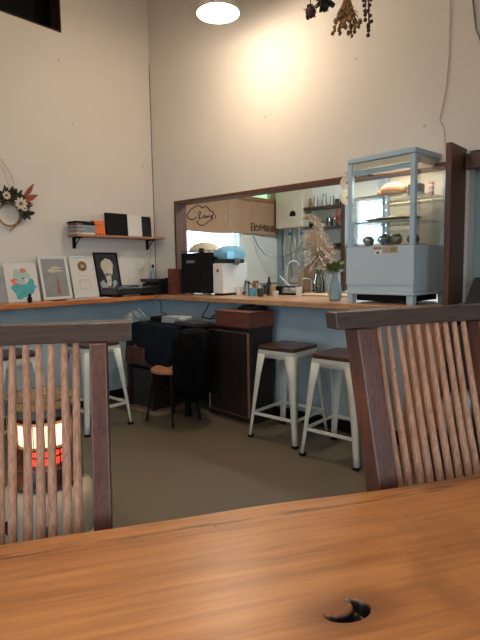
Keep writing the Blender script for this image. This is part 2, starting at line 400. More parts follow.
# ------------------------------------------------------------------ worktops
b_ = B(); b_.prism([(-3.78,3.085),(-1.71,2.94),(-.2,2.90),(2.5,2.90),(2.5,3.37),(-1.205,3.37),(-1.205,3.95),(-3.79,3.95),(-3.79,3.37),(-4.11,3.37),(-4.11,3.085)], .912, .95)
solo('worktop', b_, M['counterx'], 'tan wooden worktop running through the kitchen pass-through, carrying the display fridge', 'worktop', bevel=.004)
b_ = B(); b_.prism([(-4.117,-.5),(-3.80,-.5),(-3.77,3.08),(-4.117,3.08)], .912, .95)
solo('worktop', b_, M['counter'], 'orange wooden worktop along the left wall, under the picture frames', 'worktop', bevel=.004)

# ------------------------------------------------------------------ dining table
ANG = math.atan2(.840,.5426); E0 = (-.918,.368)
tb = thing('dining_table', 'orange-brown plank table with a dark knot, filling the foreground', 'table', (E0[0],E0[1],0), (0,0,ANG))
import mathutils
def edge(x): return .004*math.sin(x*5.1)+.003*math.sin(x*13+1)
nx = 96; xs = [-1.1+2.9*i/nx for i in range(nx+1)]
b_ = B(); X0, X1 = KX-.08, KX+.08
# slab with a real hollow at the knot: grid patch displaced
def kn(x, y):
    u, v_ = (x-KX)/.036, (y-KY-.004)/.024
    r = math.hypot(u, v_)
    # crescent: inside the outer oval but outside an inner oval shifted to the far-left
    inner = math.hypot((u+.35)/.85, (v_-.42)/.85)
    d = max(0, min(1, (1.05-r)/.22))*max(0, min(1, (inner-.82)/.22))
    bump_ = max(0, 1-r/2.1)
    return -.022*d + .0008*bump_
ys = [-.86,-.7,-.6,-.5]+[KY-.06+.12*i/60 for i in range(61)]+[-.2,-.1,-.03,0]
ys = sorted(set(ys)); gx = sorted(set([-1.1+2.9*i/24 for i in range(25) if not (KX-.08 < -1.1+2.9*i/24 < KX+.08)]+[KX-.08+.16*i/80 for i in range(81)]))
top = [[b_.bm.verts.new((x, y+(edge(x) if y > -.01 else 0), .70+kn(x,y))) for y in ys] for x in gx]
for i in range(len(gx)-1):
    for j in range(len(ys)-1): b_._f([top[i][j],top[i+1][j],top[i+1][j+1],top[i][j+1]])
bot = {}
per = [(i,0) for i in range(len(gx))]+[(len(gx)-1,j) for j in range(1,len(ys))]+[(i,len(ys)-1) for i in range(len(gx)-2,-1,-1)]+[(0,j) for j in range(len(ys)-2,0,-1)]
bl = []
for i,j in per:
    c_ = top[i][j].co; bl.append(b_.bm.verts.new((c_.x, c_.y-(.012 if j == len(ys)-1 else 0), .648)))
for k in range(len(per)):
    i,j = per[k]; i2,j2 = per[(k+1)%len(per)]; b_._f([top[i][j],top[i2][j2],bl[(k+1)%len(per)],bl[k]])
b_._f(bl[::-1])
mk('tabletop', b_, M['table'], tb, angle=50)
for x in (-.95,1.6):
    for y in (-.12,-.75):
        b_ = B(); b_.box(x-.035,x+.035,y-.035,y+.035,0,.647); mk('leg', b_, M['dwood'], tb, bevel=.004)

# ------------------------------------------------------------------ slatted chairs
def ybk(z): return .10+.263*(z-.65) if z > .42 else .04+(.42-z)*.10
def chair(label, tc, ns, half, iw, dp, yw):
    c = thing('slatted_chair', label, 'chair', (E0[0]+.5426*tc, E0[1]+.840*tc, 0), (0,0,ANG+math.radians(yw)), 'slat-backed dining chairs')
    for s in (-1,1):
        b_ = B(); th = dp
        lv = [(0,.0),(.42,0),(1.042,0)]
        for (za,_),(zb,_) in zip(lv, lv[1:]):
            ya, yb = ybk(za), ybk(zb); wa = .187 if za < .4 else .190; 
            ia, ib = iw*s, iw*s
            oa, ob = .223*s, .223*s
            b_.hexa([(ia,ya-th,za),(oa,ya-th,za),(oa,ya+th,za),(ia,ya+th,za),(ib,yb-th,zb),(ob,yb-th,zb),(ob,yb+th,zb),(ib,yb+th,zb)])
        mk('back_post', b_, M['chairpost'], c, bevel=.004)
        b_ = B(); b_.hexa([(s*.20-.018,-.40,0),(s*.20+.018,-.40,0),(s*.20+.018,-.365,0),(s*.20-.018,-.365,0),(s*.20-.022,-.405,.395),(s*.20+.022,-.405,.395),(s*.20+.022,-.36,.395),(s*.20-.022,-.36,.395)])
        mk('leg', b_, M['chairpost'], c, bevel=.003)
        b_ = B(); b_.box(s*.20-.012,s*.20+.012,-.36,.045,.20,.235); mk('stretcher', b_, M['chairpost'], c, bevel=.003)
    b_ = B()   # top rail, gently bowed
    n = 10; y0 = ybk(1.06)
    for i in range(n):
        xa, xb = -.277+.554*i/n, -.277+.554*(i+1)/n
        f = lambda x: .012-.012*(x/.277)**2
        ya, yb = y0+f(xa), y0+f(xb)
        b_.hexa([(xa,ya-.030,1.0425),(xb,yb-.030,1.0425),(xb,yb+.022,1.0425),(xa,ya+.022,1.0425),(xa,ya-.022,1.084),(xb,yb-.022,1.084),(xb,yb+.030,1.084),(xa,ya+.030,1.084)])
    bmesh.ops.remove_doubles(b_.bm, verts=b_.bm.verts, dist=1e-5)
    inner = [f for f in b_.bm.faces if abs(f.normal.x) > .9 and abs(f.calc_center_median().x) < .27]
    bmesh.ops.delete(b_.bm, geom=inner, context='FACES_ONLY')
    mk('top_rail', b_, M['dwoodx'], c, bevel=.003)
    b_ = B(); b_.box(-.183,.183,ybk(.50)-.018,ybk(.50)+.018,.475,.52); mk('lower_rail', b_, M['dwoodx'], c, bevel=.003)
    rnd = random.Random(int(tc*100)+5)
    for i in range(ns):
        x = -half+2*half*i/(ns-1); j = rnd.uniform(-.002,.002); k_ = rnd.uniform(-.003,.003)
        za, zb = .52, 1.043
        pts = [(x+j*(1-u)+k_*math.sin(3*u), ybk(za+(zb-za)*u)+.006*math.sin(PI*u), za+(zb-za)*u) for u in (0,.2,.4,.6,.8,1)]
        b_ = B(); b_.tube(pts, [.0095,.0098,.0095,.0088,.008,.007], 10); mk('slat', b_, M['slat'], c)
    b_ = B(); b_.prism([(-.235,-.42),(.235,-.42),(.225,.012),(-.225,.012)], .397, .43); mk('seat', b_, M['dwoodx'], c, bevel=.006)
    return c
chair('slat-backed wooden chair at the left, its back in front of the glowing stove', -.028, 13, .157, .186, .026, -4)
chair('slat-backed wooden chair at the right, its leaning back in front of a white stool', 1.044, 10, .141, .168, .031, 5)

# ------------------------------------------------------------------ stools
def stool(label, loc, rz=0):
    st = thing('metal_stool', label, 'stool', loc, (0,0,rz), 'metal counter stools with wooden seats')
    b_ = B(); r = .03; w = .155; poly = []
    for cx, cy, a0 in ((w-r,w-r,0),(-w+r,w-r,90),(-w+r,-w+r,180),(w-r,-w+r,270)):
        for k in range(5): a = math.radians(a0+k*22.5); poly.append((cx+r*math.cos(a), cy+r*math.sin(a)))
    b_.prism(poly, .628, .655); mk('seat', b_, M['seatwood'], st, bevel=.005)
    b_ = B(); b_.hexa([(-.152,-.152,.575),(.152,-.152,.575),(.152,.152,.575),(-.152,.152,.575),(-.148,-.148,.627),(.148,-.148,.627),(.148,.148,.627),(-.148,.148,.627)])
    fs = [f for f in b_.bm.faces if f.normal.z < -.9 or f.calc_center_median().z < .58]
    bmesh.ops.recalc_face_normals(b_.bm, faces=b_.bm.faces)
    bmesh.ops.delete(b_.bm, geom=[f for f in b_.bm.faces if f.normal.z < -.9], context='FACES_ONLY')
    ap = mk('apron', b_, M['stool'], st); md = ap.modifiers.new('solid','SOLIDIFY'); md.thickness = .003
    for sx in (-1,1):
        for sy in (-1,1):
            b_ = B(); rows = []
            for z, o, wd in ((.60,.153,.070),(.45,.166,.050),(.25,.182,.034),(.08,.197,.027),(.015,.205,.027)):
                c_ = .012
                rows.append([(o-wd,o),(o-c_,o),(o-c_*.3,o-c_*.3),(o,o-c_),(o,o-wd)])
                rows[-1] = [b_.bm.verts.new((sx*a, sy*bb, z)) for a, bb in rows[-1]]
            for p, q in zip(rows, rows[1:]):
                for k in range(4): b_._f([p[k],p[k+1],q[k+1],q[k]])
            lg = mk('leg', b_, M['stool'], st, angle=60); md = lg.modifiers.new('solid','SOLIDIFY'); md.thickness = .004; md.offset = 0
            b_ = B(); b_.box(sx*.190-.019,sx*.190+.019,sy*.190-.019,sy*.190+.019,0,.02); mk('foot_cap', b_, M['black'], lg, bevel=.006)
    for k in range(4):
        a = k*PI/2; b_ = B(); o = .181
        b_.box(-o,o,o-.004,o+.004,.165,.187)
        mk('rung', b_, M['stool'], st, rot=(0,0,a), bevel=.002)
    b_ = B(); b_.tube([(-.14,-.14,.57),(0,0,.560),(.14,.14,.57)], .006, 8); b_.tube([(.14,-.14,.57),(0,0,.560),(-.14,.14,.57)], .006, 8)
    mk('cross_brace', b_, M['dsteel'], st)
    return st
s0 = stool('cream metal stool beside the dark cabinet, whole below the counter', (-2.083,2.868,0))
dup(s0, (-1.595,2.80,0), 0, 'cream metal stool half hidden by the right chair, its seat edge lit orange')
dup(s0, (-3.385,2.13,0), 0, 'cream metal stool at the left wall beside the dark desk, behind the chair post')
dup(s0, (-3.40,1.50,0), 0, 'cream metal stool at the left edge, behind the stove and the left chair slats')

# ------------------------------------------------------------------ stove
hx, hy = -2.12, 1.075
h = thing('paraffin_stove', 'round paraffin stove glowing orange behind the left chair slats', 'stove', (hx,hy,0), (0,0,.3))
b_ = B(); b_.lathe([(.225,0),(.235,.01),(.235,.03),(.22,.04)], n=48); mk('base_tray', b_, M['steel'], h)
b_ = B(); b_.lathe([(.195,.042),(.205,.06),(.205,.19),(.195,.225),(.165,.25),(.12,.262)], n=48); tk = mk('fuel_tank', b_, M['heatcream'], h)
b_ = B(); b_.lathe([(.03,0),(.03,.012),(.022,.022)], (0,0,0), n=20, axis='y')
mk('dial', b_, M['blackg'], tk, loc=(.0,-.226,.14))
b_ = B(); b_.lathe([(.022,0),(.022,.014)], (0,0,0), n=16, axis='y'); mk('filler_cap', b_, M['dsteel'], tk, loc=(.14,-.165,.12))
b_ = B(); b_.lathe([(.10,.263),(.10,.33),(.085,.352)], n=32); mk('burner_base', b_, M['dsteel'], h)
b_ = B(); b_.lathe([(.08,.355),(.08,.425),(.07,.43)], n=32); mk('burner_grid', b_, M['heatred'], h)
b_ = B()
for k in range(12):
    a = 2*PI*k/12; b_.tube([(.084*math.cos(a),.084*math.sin(a),.352),(.084*math.cos(a),.084*math.sin(a),.430)], .003, 6)
b_.lathe([(.0835,.388),(.087,.388),(.087,.394),(.0835,.394)], n=32, caps=False); b_.lathe([(.07,.432),(.122,.432),(.122,.440),(.07,.440)], n=32, caps=False)
mk('burner_cage', b_, M['char'], h)
b_ = B(); b_.lathe([(.108,.446),(.112,.450),(.112,.535),(.108,.540)], n=40); mk('mantle', b_, M['heatglow'], h)
b_ = B()
for k in range(16):
    a = 2*PI*k/16; b_.tube([(.116*math.cos(a),.116*math.sin(a),.441),(.116*math.cos(a),.116*math.sin(a),.541)], .0025, 6)
b_.lathe([(.06,.542),(.12,.542),(.125,.556),(.06,.565)], n=32); mk('mantle_cage', b_, M['dsteel'], h)
b_ = B(); b_.lathe([(.140,.262),(.140,.60)], n=48, caps=False); b_.lathe([(.137,.262),(.137,.60)], n=48, caps=False); mk('glass_chimney', b_, M['stoveglass'], h)
b_ = B(); b_.lathe([(.141,.585),(.150,.585),(.150,.61),(.141,.61)], n=48, caps=False)
mk('chimney_band', b_, M['dsteel'], h)
b_ = B(); b_.lathe([(.141,.262),(.150,.262),(.150,.278),(.141,.278)], n=48, caps=False); mk('chimney_band', b_, M['dsteel'], h)
b_ = B(); R_ = .155
for k in range(10):
    a = 2*PI*k/10; b_.tube([(R_*math.cos(a),R_*math.sin(a),.262),(R_*math.cos(a),R_*math.sin(a),.655)], .003, 6)
for z in (.36,.655): b_.tube([(R_*math.cos(2*PI*k/40),R_*math.sin(2*PI*k/40),z) for k in range(41)], .0035, 6)
mk('wire_guard', b_, M['dsteel'], h)
b_ = B()
b_.lathe([(.02,.575),(.135,.575),(.138,.612),(.145,.612),(.148,.622),(.02,.622)], n=40)
for k in range(20):
    a = 2*PI*k/20; b_.tube([(.03*math.cos(a),.03*math.sin(a),.655),(R_*math.cos(a),R_*math.sin(a),.655)], .0025, 6); b_.ball((R_*math.cos(a),R_*math.sin(a),.662), .007, n=8)
for r in (.04,.08,.12): b_.tube([(r*math.cos(2*PI*k/32),r*math.sin(2*PI*k/32),.655) for k in range(33)], .0025, 6)
mk('top_grill', b_, M['gold'], h)  # brown tone puts the reflected stove glow into the grill's colour

# ------------------------------------------------------------------ display fridge
fx0, fx1, fy0, fy1 = -1.752, -1.268, 3.05, 3.515
FR = -.096; W, D = fx1-fx0, fy1-fy0
fx0, fy0 = fx1-W*math.cos(FR), fy0-W*math.sin(FR)
def fp(x, y, z=0): return (fx0+x*math.cos(FR)-y*math.sin(FR), fy0+x*math.sin(FR)+y*math.cos(FR), z)
f = thing('display_fridge', 'blue-grey countertop display fridge with glass walls and food on its shelves', 'fridge', (fx0,fy0,.95), (0,0,FR))
for x in (.0,W-.045):
    for y in (.0,D-.045):
        b_ = B(); b_.box(x,x+.045,y,y+.045,0,.056); mk('foot', b_, M['bluegrey'], f, bevel=.003)
b_ = B(); b_.box(-.012,W+.012,-.012,D+.01,.057,.080); mk('plinth', b_, M['bluegrey2'], f, bevel=.005)
b_ = B(); b_.box(.05,W-.05,.04,D-.05,.012,.0565); mk('shade_block', b_, M['black'], f)  # added black block: the shade between the feet put in as shape
b_ = B(); b_.box(0,W,0,D,.081,.118); b_.box(-.004,W+.004,-.004,D,.1195,.368); b_.box(.002,W-.002,.002,D-.002,.118,.12)
bd = mk('cabinet_body', b_, M['bluegrey2'], f, bevel=.006)
for x in (0,W-.032):
    for y in (0,D-.032):
        b_ = B(); b_.box(x,x+.032,y,y+.032,.369,.915); mk('corner_post', b_, M['bluegrey'], f, bevel=.004)
b_ = B(); b_.box(-.003,W+.003,-.003,D+.003,.916,.950); mk('roof', b_, M['bluegrey'], f, bevel=.006)
b_ = B(); b_.box(.034,W-.034,.006,.010,.37,.914); mk('front_pane', b_, M['glass'], f)
b_ = B(); b_.box(W-.010,W-.006,.034,D-.034,.37,.914); mk('side_pane', b_, M['glass'], f)
b_ = B(); b_.box(.006,.010,.034,D-.034,.37,.914); mk('side_pane', b_, M['glass'], f)
b_ = B(); b_.box(.034,W-.034,D-.012,D-.004,.37,.914); mk('back_panel', b_, M['creaminner'], f)
b_ = B(); b_.box(.034,.052,D-.050,D-.014,.37,.874); mk('light_column', b_, M['bluegrey2'], f)
b_ = B()
for k in range(8): b_.ball((.043,D-.052,.42+k*.055), .005, n=8)
mk('light', b_, EM('cool_led', (.8,.93,1), 3), f)
for z in (.525,.690):
    b_ = B(); b_.box(.015,W-.015,.035,D-.05,z,z+.006); mk('glass_shelf', b_, M['glassg'], f)
    b_ = B(); b_.box(.012,W-.012,.028,.034,z-.002,z+.008); b_.box(.012,W-.012,D-.049,D-.043,z-.002,z+.008); mk('shelf_frame', b_, M['steel'], f)
b_ = B(); b_.box(.034,W-.034,.012,D-.05,.371,.376); mk('inner_floor', b_, M['steel'], f)
b_ = B(); b_.box(.034,W-.034,.012,D-.05,.875,.914); mk('header', b_, M['creaminner'], f)
b_ = B(); b_.box(.06,W-.06,.060,.085,.855,.873); mk('added_light_tube', b_, EM('added_fridge_tube', (1,.90,.74), 16), f)  # unseen tube added to brighten the cream liner
b_ = B(); b_.box(.034,W-.034,.040,.046,.84,.874); mk('light_shield', b_, M['bluegrey'], f)
# stickers on the fridge front
b_ = B(); b_.box(.205,.265,-.0052,-.0042,.348,.362); mk('sticker', b_, M['brown'], f)['label'] = 'small red-brown sticker strip'
b_ = B(); b_.box(.213,.268,-.0052,-.0042,.315,.347); b_.mi = 1; b_.prism([(.225,.321),(.252,.321),(.2385,.340)], -.0058, -.0053, 'y'); mk('sticker', b_, [M['white'],M['ink']], f)['label'] = 'white sticker with a black triangle'
b_ = B(); b_.box(.272,.380,-.0052,-.0042,.322,.365); b_.mi = 1
for k in range(3): b_.box(.278,.32,-.0058,-.0053,.330+k*.011,.333+k*.011)
b_.box(.328,.374,-.0058,-.0053,.328,.358); mk('sticker', b_, [M['pale'],M['gold']], f)['label'] = 'tan sticker with fine print'
# food inside
z1, z2 = .95+.697, .95+.532
lo = B(); lo.ball((0,0,.048), .05, (1.9,1.0,.95), 20, .03); lo.ball((-.085,0,.030), .032, (1,1,.9), 14, .05)
solo('bread_loaf', lo, M['loaf'], 'brown crusty loaf on the upper fridge shelf', 'bread', loc=fp(.225,.20,z1))
b_ = B(); b_.box(-.05,.05,-.04,.04,0,.012); b_.box(-.045,.045,-.035,.035,.012,.07); solo('food_packet', b_, M['char'], 'dark packet beside the loaf on the upper fridge shelf', 'packet', loc=fp(.365,.24,z1), bevel=.006)
b_ = B(); b_.box(-.012,.012,-.02,.02,0,.085); b_.mi = 1; b_.box(-.0125,.0125,-.0205,.0205,.02,.04); b_.box(-.0125,.0125,-.0205,.0205,.055,.07)
solo('spice_carton', b_, [M['coral'],M['paper']], 'small red and white carton at the right of the upper fridge shelf', 'carton', loc=fp(.425,.33,z1), bevel=.002)
tr = thing('cake_tray', 'dark oval tray of small cakes on the middle fridge shelf', 'tray', fp(.225,.20,z2))
b_ = B(); b_.lathe([(.08,0),(.125,.018),(.13,.022),(.122,.022),(.078,.006)], n=32)
o = mk('plate', b_, M['dsteel'], tr); o.scale = (1.5,1,1)
for k in range(7):
    b_ = B(); b_.ball((-.12+.04*k,(-1)**k*.025,.026), .026, (1,1,.6), 12, .04); mk('cake', b_, M['cake'] if k < 4 else M['loaf'], tr)
for k,(x,y,r) in enumerate(((.085,.13,.042),(.185,.17,.048),(.285,.14,.046),(.38,.19,.042))):
    p = thing('wrapped_bun', ['clear-wrapped grey bun at the left of the fridge floor','large clear-wrapped bun second from the left on the fridge floor','clear-wrapped bun third from the left on the fridge floor','brown wrapped bun at the right of the fridge floor'][k], 'wrapped bun', fp(x,y,.95+.377), (0,0,k), 'wrapped buns in the fridge')
    b_ = B(); b_.ball((0,0,r*.62), r*.72, (1,1,.8), 12, .05); mk('bun', b_, [M['grey'],M['grey'],M['cake'],M['loaf']][k], p)
    b_ = B(); b_.ball((0,0,r*.80), r, (1,1,.78), 12, .14); mk('wrapper', b_, M['wrap'], p, angle=5)

# ------------------------------------------------------------------ vase
v_ = thing('vase', 'slim blue-grey vase with a protea and green leaves, left of the fridge', 'vase', (-1.90,3.19,.95))
b_ = B(); b_.lathe([(.036,0),(.045,.01),(.050,.06),(.042,.11),(.025,.15),(.017,.18),(.023,.20),(.018,.199),(.013,.18)], n=28); mk('vase_body', b_, M['vase'], v_)
b_ = B(); b_.tube([(-.015,0,.19),(-.055,0,.205),(-.078,0,.17),(-.066,0,.12),(-.036,0,.10)], .006, 8); mk('handle', b_, M['vase'], v_)
b_ = B()
for k in range(26):
    a = random.uniform(0,2*PI); e = random.uniform(.3,1.3); d = (math.cos(a)*math.cos(e),math.sin(a)*math.cos(e),math.sin(e))
    b_.leaf((.01*math.cos(a),.01*math.sin(a),.195), d, random.uniform(.07,.14), .032, .3)
mk('leaves', b_, M['greenleaf'], v_)
b_ = B(); b_.ball((-.03,-.01,.245), .026, (1,1,1.1), 12, .08)
for k in range(16):
    a = 2*PI*k/16; b_.leaf((-.03+.012*math.cos(a),-.01+.012*math.sin(a),.225), (math.cos(a)*.6,math.sin(a)*.6,.8), .045, .014, -.1)
mk('protea_head', b_, M['rust'], v_)
# pampas on the kitchen counter
KC = .88
b_ = B(); b_.prism([(XL+.01,4.92),(-.9,4.92),(-.9,YK-.002),(XL+.01,YK-.002)], KC-.04, KC)
kc = solo('kitchen_counter', b_, M['counterx'], 'tan kitchen counter along the far kitchen wall, under the taps and boards', 'worktop')
b_ = B(); b_.box(XL+.02,-.95,4.96,YK-.01,0,KC-.041); solo('kitchen_unit', b_, M['white'], 'white base unit carrying the far kitchen counter', 'cabinet')
pv = thing('pampas_jar', 'large pale pampas plumes in a clear glass jar on the far kitchen counter', 'dried plant', (-3.27,5.12,KC))
b_ = B(); b_.lathe([(.05,0),(.07,.01),(.075,.12),(.05,.20),(.045,.26),(.055,.28),(.051,.28),(.041,.26),(.045,.20),(.07,.12),(.06,.015)], n=28, caps=False); mk('jar', b_, M['jar'], pv)
rr_ = random.Random(3)
def plume(name, base, path, rmax, n=520):
    b_ = B(); P_ = [Vector(p) for p in path]; b_.tube([base]+path, .004, 6)
    for k in range(n):
        u = rr_.random()*(len(P_)-1); i = min(int(u), len(P_)-2); q = P_[i].lerp(P_[i+1], u-i); d = (P_[i+1]-P_[i]).normalized()
        uu = u/(len(P_)-1); rad = rmax*math.sin(PI*min(.95,uu*.85+.15))**.7
        a = Vector([rr_.gauss(0,1) for _ in range(3)]).normalized()
        b_.leaf(q, d*.5+a*.9, rad*rr_.uniform(.6,1.1), .010, .25, n=3, th=.0008)
    return mk(name, b_, M['plume'], pv)
plume('plume', (0,0,.05), [(-.02,0,.32),(-.02,0,.45),(.0,0,.58),(.02,0,.72),(-.02,.0,.82),(-.13,0,.90),(-.22,0,.88)], .10, 700)
plume('plume', (.01,0,.05), [(.0,0,.30),(.0,-.02,.40),(-.0,-.02,.52),(-.05,-.02,.62),(-.08,-.02,.70)], .22, 1100)
plume('plume', (.01,0,.05), [(.06,0,.30),(.10,-.0,.40),(.12,-.02,.48),(.10,-.02,.56)], .15, 500)

# chopping boards, taps, jars on the far counter
def cboard(label, loc, w, h, mat, rot):
    b_ = B(); poly = []
    for k in range(9): a = PI+PI*k/8; poly.append((w/2*math.cos(a)*1.0, w*.25+w*.25*math.sin(a)))
    poly += [(w/2,h*.62),(w*.34,h*.72),(w*.12,h*.78),(w*.10,h*.95),(w*.06,h),(-w*.06,h),(-w*.10,h*.95),(-w*.12,h*.78),(-w*.34,h*.72),(-w/2,h*.62)]
    b_.prism(poly, 0, .018, 'y'); solo('chopping_board', b_, mat, label, 'chopping board', loc=loc, rot=rot, bevel=.004)
cboard('dark brown paddle chopping board standing in front of a paler one', (-3.52,5.30,KC), .20, .44, M['board'], (-.12,0,0))
cboard('pale round-shouldered chopping board leaning behind the dark one', (-3.66,5.385,KC), .22, .34, M['boardl'], (-.12,0,.0))
fa = thing('faucet', 'tall steel gooseneck tap below the water heater', 'faucet', (-3.80,5.25,KC))
b_ = B(); b_.lathe([(.03,0),(.03,.01),(.018,.02)], n=20); mk('base', b_, M['steel'], fa)
b_ = B(); b_.tube([(0,0,.01),(0,0,.32),(.03,0,.37),(.09,0,.39),(.15,0,.37),(.17,0,.33)], .013, 10); mk('spout', b_, M['steel'], fa)
b_ = B(); b_.tube([(0,-.02,.06),(.0,-.09,.09)], .008, 8); mk('lever', b_, M['steel'], fa)
fa = thing('faucet', 'low chrome tap with a long bent spout right of the dark board', 'faucet', (-3.40,5.18,KC))
b_ = B(); b_.lathe([(.025,0),(.025,.02),(.015,.03)], n=20); mk('base', b_, M['steel'], fa)
b_ = B(); b_.tube([(0,0,.02),(0,0,.13),(-.02,0,.16),(-.10,0,.17),(-.13,0,.16)], .009, 8); mk('spout', b_, M['steel'], fa)
b_ = B(); b_.tube([(-3.74,5.0,KC+.20),(-3.60,4.98,KC+.10),(-3.47,4.96,KC+.008)], .008, 8); solo('ladle', b_, M['steel'], 'steel utensil slanting down in front of the boards', 'utensil')

# water heater
wh = thing('water_heater', 'boxy beige wall water heater above the sink', 'water heater', (-4.03,YK-.002,1.68))
b_ = B(); b_.box(0,.42,-.20,0,0,.62); bd = mk('casing', b_, M['heatcream'], wh, bevel=.012)
b_ = B(); b_.box(.17,.37,-.2055,-.2005,.02,.56); mk('front_plate', b_, M['heatcream'], wh, bevel=.003)
b_ = B(); b_.prism([(.225,.14),(.315,.14),(.315,.175),(.30,.20),(.27,.212),(.24,.20),(.225,.175)], -.2085, -.2058, 'y'); mk('vent', b_, M['black'], wh)
for k,(x,r) in enumerate(((.08,.012),(.16,.014),(.22,.012),(.30,.014),(.35,.012))):
    b_ = B(); z0 = [-.50,-.62,-.60,-.55,-.35][k]; b_.tube([(x,-.10,-.001),(x,-.10,-.10),(x+.02*(k-2),-.08,-.25),(x+.02*(k-2),-.05,z0)], r, 8)
    mk('pipe', b_, M['steel'] if k%2 else M['cablew'], wh)
for x in (.16,.34):
    b_ = B(); b_.lathe([(.022,-.05),(.026,-.04),(.026,-.02),(.02,-.01)], (x,-.10,-.04), n=14); b_.box(x-.004,x+.004,-.15,-.10,-.075,-.055); mk('valve', b_, P('blue_valve',(.03,.16,.40),.4), wh)
b_ = B(); b_.box(-4.118,-4.05,YK-.06,YK-.002,.88,1.675); struct('trim_6', b_, M['frosted'])
b_ = B(); b_.tube([(XL+.02,4.93,1.585),(XL+.05,4.98,1.46),(XL+.10,5.05,1.36),(XL+.2,5.15,1.31),(XL+.33,5.22,1.33),(XL+.45,5.30,1.42),(XL+.49,5.38,1.60)], .006, 8)
solo('hanging_cable', b_, M['dsteel'], 'grey cable sagging from the banner across to the water heater', 'cable')
b_ = B(); b_.tube([(XL+.008,4.72,1.0),(XL+.008,5.1,.985),(XL+.008,5.48,.98)], .006, 8); b_.tube([(-3.95,YK-.008,.98),(-3.80,YK-.008,.985)], .006, 8)
solo('wall_pipe', b_, M['dsteel'], 'thin dark pipe running low along the kitchen wall', 'pipe')

# kitchen shelves on the far wall
ks = thing('kitchen_shelf', 'three-board dark wooden kitchen shelf with a post at its right end', 'shelf', (-3.60,YK-.002,0))
KSZ = (1.40,1.655,1.90)
for z in KSZ:
    b_ = B(); b_.box(0,.53,-.20,0,z-.012,z+.012); mk('shelf_board', b_, M['dwoodx'], ks, bevel=.002)
b_ = B(); b_.box(.531,.585,-.22,0,.90,2.02); mk('post', b_, M['dwood'], ks, bevel=.002)
ysf = YK-.10
def lathe_thing(name, prof, mat, label, cat, loc, group=None, n=20):
    b_ = B(); b_.lathe(prof, n=n); return solo(name, b_, mat, label, cat, group, loc=loc)
zt = KSZ[2]+.012
tin = [(.030,0),(.030,.115),(.026,.118),(.026,.130),(.0,.131)]
for k,(x,lb) in enumerate(((-3.49,'steel tin at the left of the top kitchen shelf'),(-3.365,'tall steel tin in the middle of the top kitchen shelf'),(-3.26,'steel tin right of the middle one on the top kitchen shelf'))):
    o = lathe_thing('tin', tin[:-1], M['steel'], lb, 'tin', (x,ysf,zt), 'steel tins on the top kitchen shelf'); o.scale = (1,1,(1,1.15,.85)[k])
lathe_thing('pepper_mill', [(.022,0),(.016,.03),(.020,.06),(.012,.09),(.016,.105),(.008,.12)], M['dbrown'], 'slim dark mill left of the steel tins on the top kitchen shelf', 'mill', (-3.565,ysf,zt))
lathe_thing('canister', [(.026,0),(.026,.07),(.02,.075)], M['char'], 'small dark canister on the top kitchen shelf, left of the larger one', 'canister', (-3.19,ysf,zt))
lathe_thing('canister', [(.034,0),(.034,.105),(.028,.11)], M['black'], 'larger black canister at the right end of the top kitchen shelf', 'canister', (-3.115,ysf,zt))
zt = KSZ[1]+.012
for k,x in enumerate((-3.30,-3.22,-3.14)):
    lathe_thing('glass_jar', [(.030,0),(.033,.01),(.033,.09),(.026,.10),(.026,.12)], M['jar'], ['clear glass jar at the left of the middle kitchen shelf','clear glass jar between two others on the middle kitchen shelf','clear glass jar at the right of the middle kitchen shelf'][k], 'jar', (x,ysf,zt), 'glass jars on the middle kitchen shelf')
b_ = B(); b_.box(-.06,.06,-.05,.05,0,.07); b_.lathe([(.03,0),(.03,.05)], (.0,0,.07), n=16); solo('coffee_mill', b_, M['black'], 'black kitchen gadget behind the plume on the middle shelf', 'gadget', loc=(-3.50,ysf,zt), bevel=.006)
zt = KSZ[0]+.012
for k,x in enumerate((-3.36,-3.285,-3.205,-3.125)):
    lathe_thing('cup', [(.022,0),(.033,.015),(.034,.055),(.030,.055),(.029,.02)], M['char'], 'dark cup, '+['leftmost','second from the left','second from the right','rightmost'][k]+' of the row on the lowest kitchen shelf', 'cup', (x,ysf,zt), 'dark cups on the lowest kitchen shelf')
b_ = B(); b_.tube([(-3.10+.030*math.cos(a*PI/8),5.265,1.77+.07*math.sin(a*PI/8)) for a in range(17)], .007, 8); b_.tube([(-3.075,5.265,1.84),(-3.06,5.278,1.86)], .004, 6)
solo('red_ring', b_, M['red'], 'dull red oval ring hanging on the kitchen shelf post', 'utensil')
for k,(z,lb) in enumerate(((1.785,'upper of two round cream discs hanging at the top of the pass-through'),(1.68,'lower of two round cream discs hanging beside the fridge'))):
    d = thing('hanging_disc', lb, 'ornament', (-1.865,3.30,z), (0,0,.6), 'round cream discs beside the fridge')
    b_ = B(); b_.lathe([(.046,-.006),(.052,-.003),(.052,.003),(.046,.006)], n=32, axis='y'); mk('disc', b_, M['heatcream'], d)
    b_ = B(); b_.lathe([(.011,-.009),(.011,-.0065)], n=16, axis='y'); mk('centre_dot', b_, M['brown'], d)
    if k == 0: b_ = B(); b_.tube([(0,0,.05),(0,.0,.075),(-.02,.06,.078)], .0015, 6); mk('string', b_, M['ink'], d)
    else: b_ = B(); b_.tube([(0,0,.05),(0,0,.056)], .0015, 6); mk('string', b_, M['ink'], d)

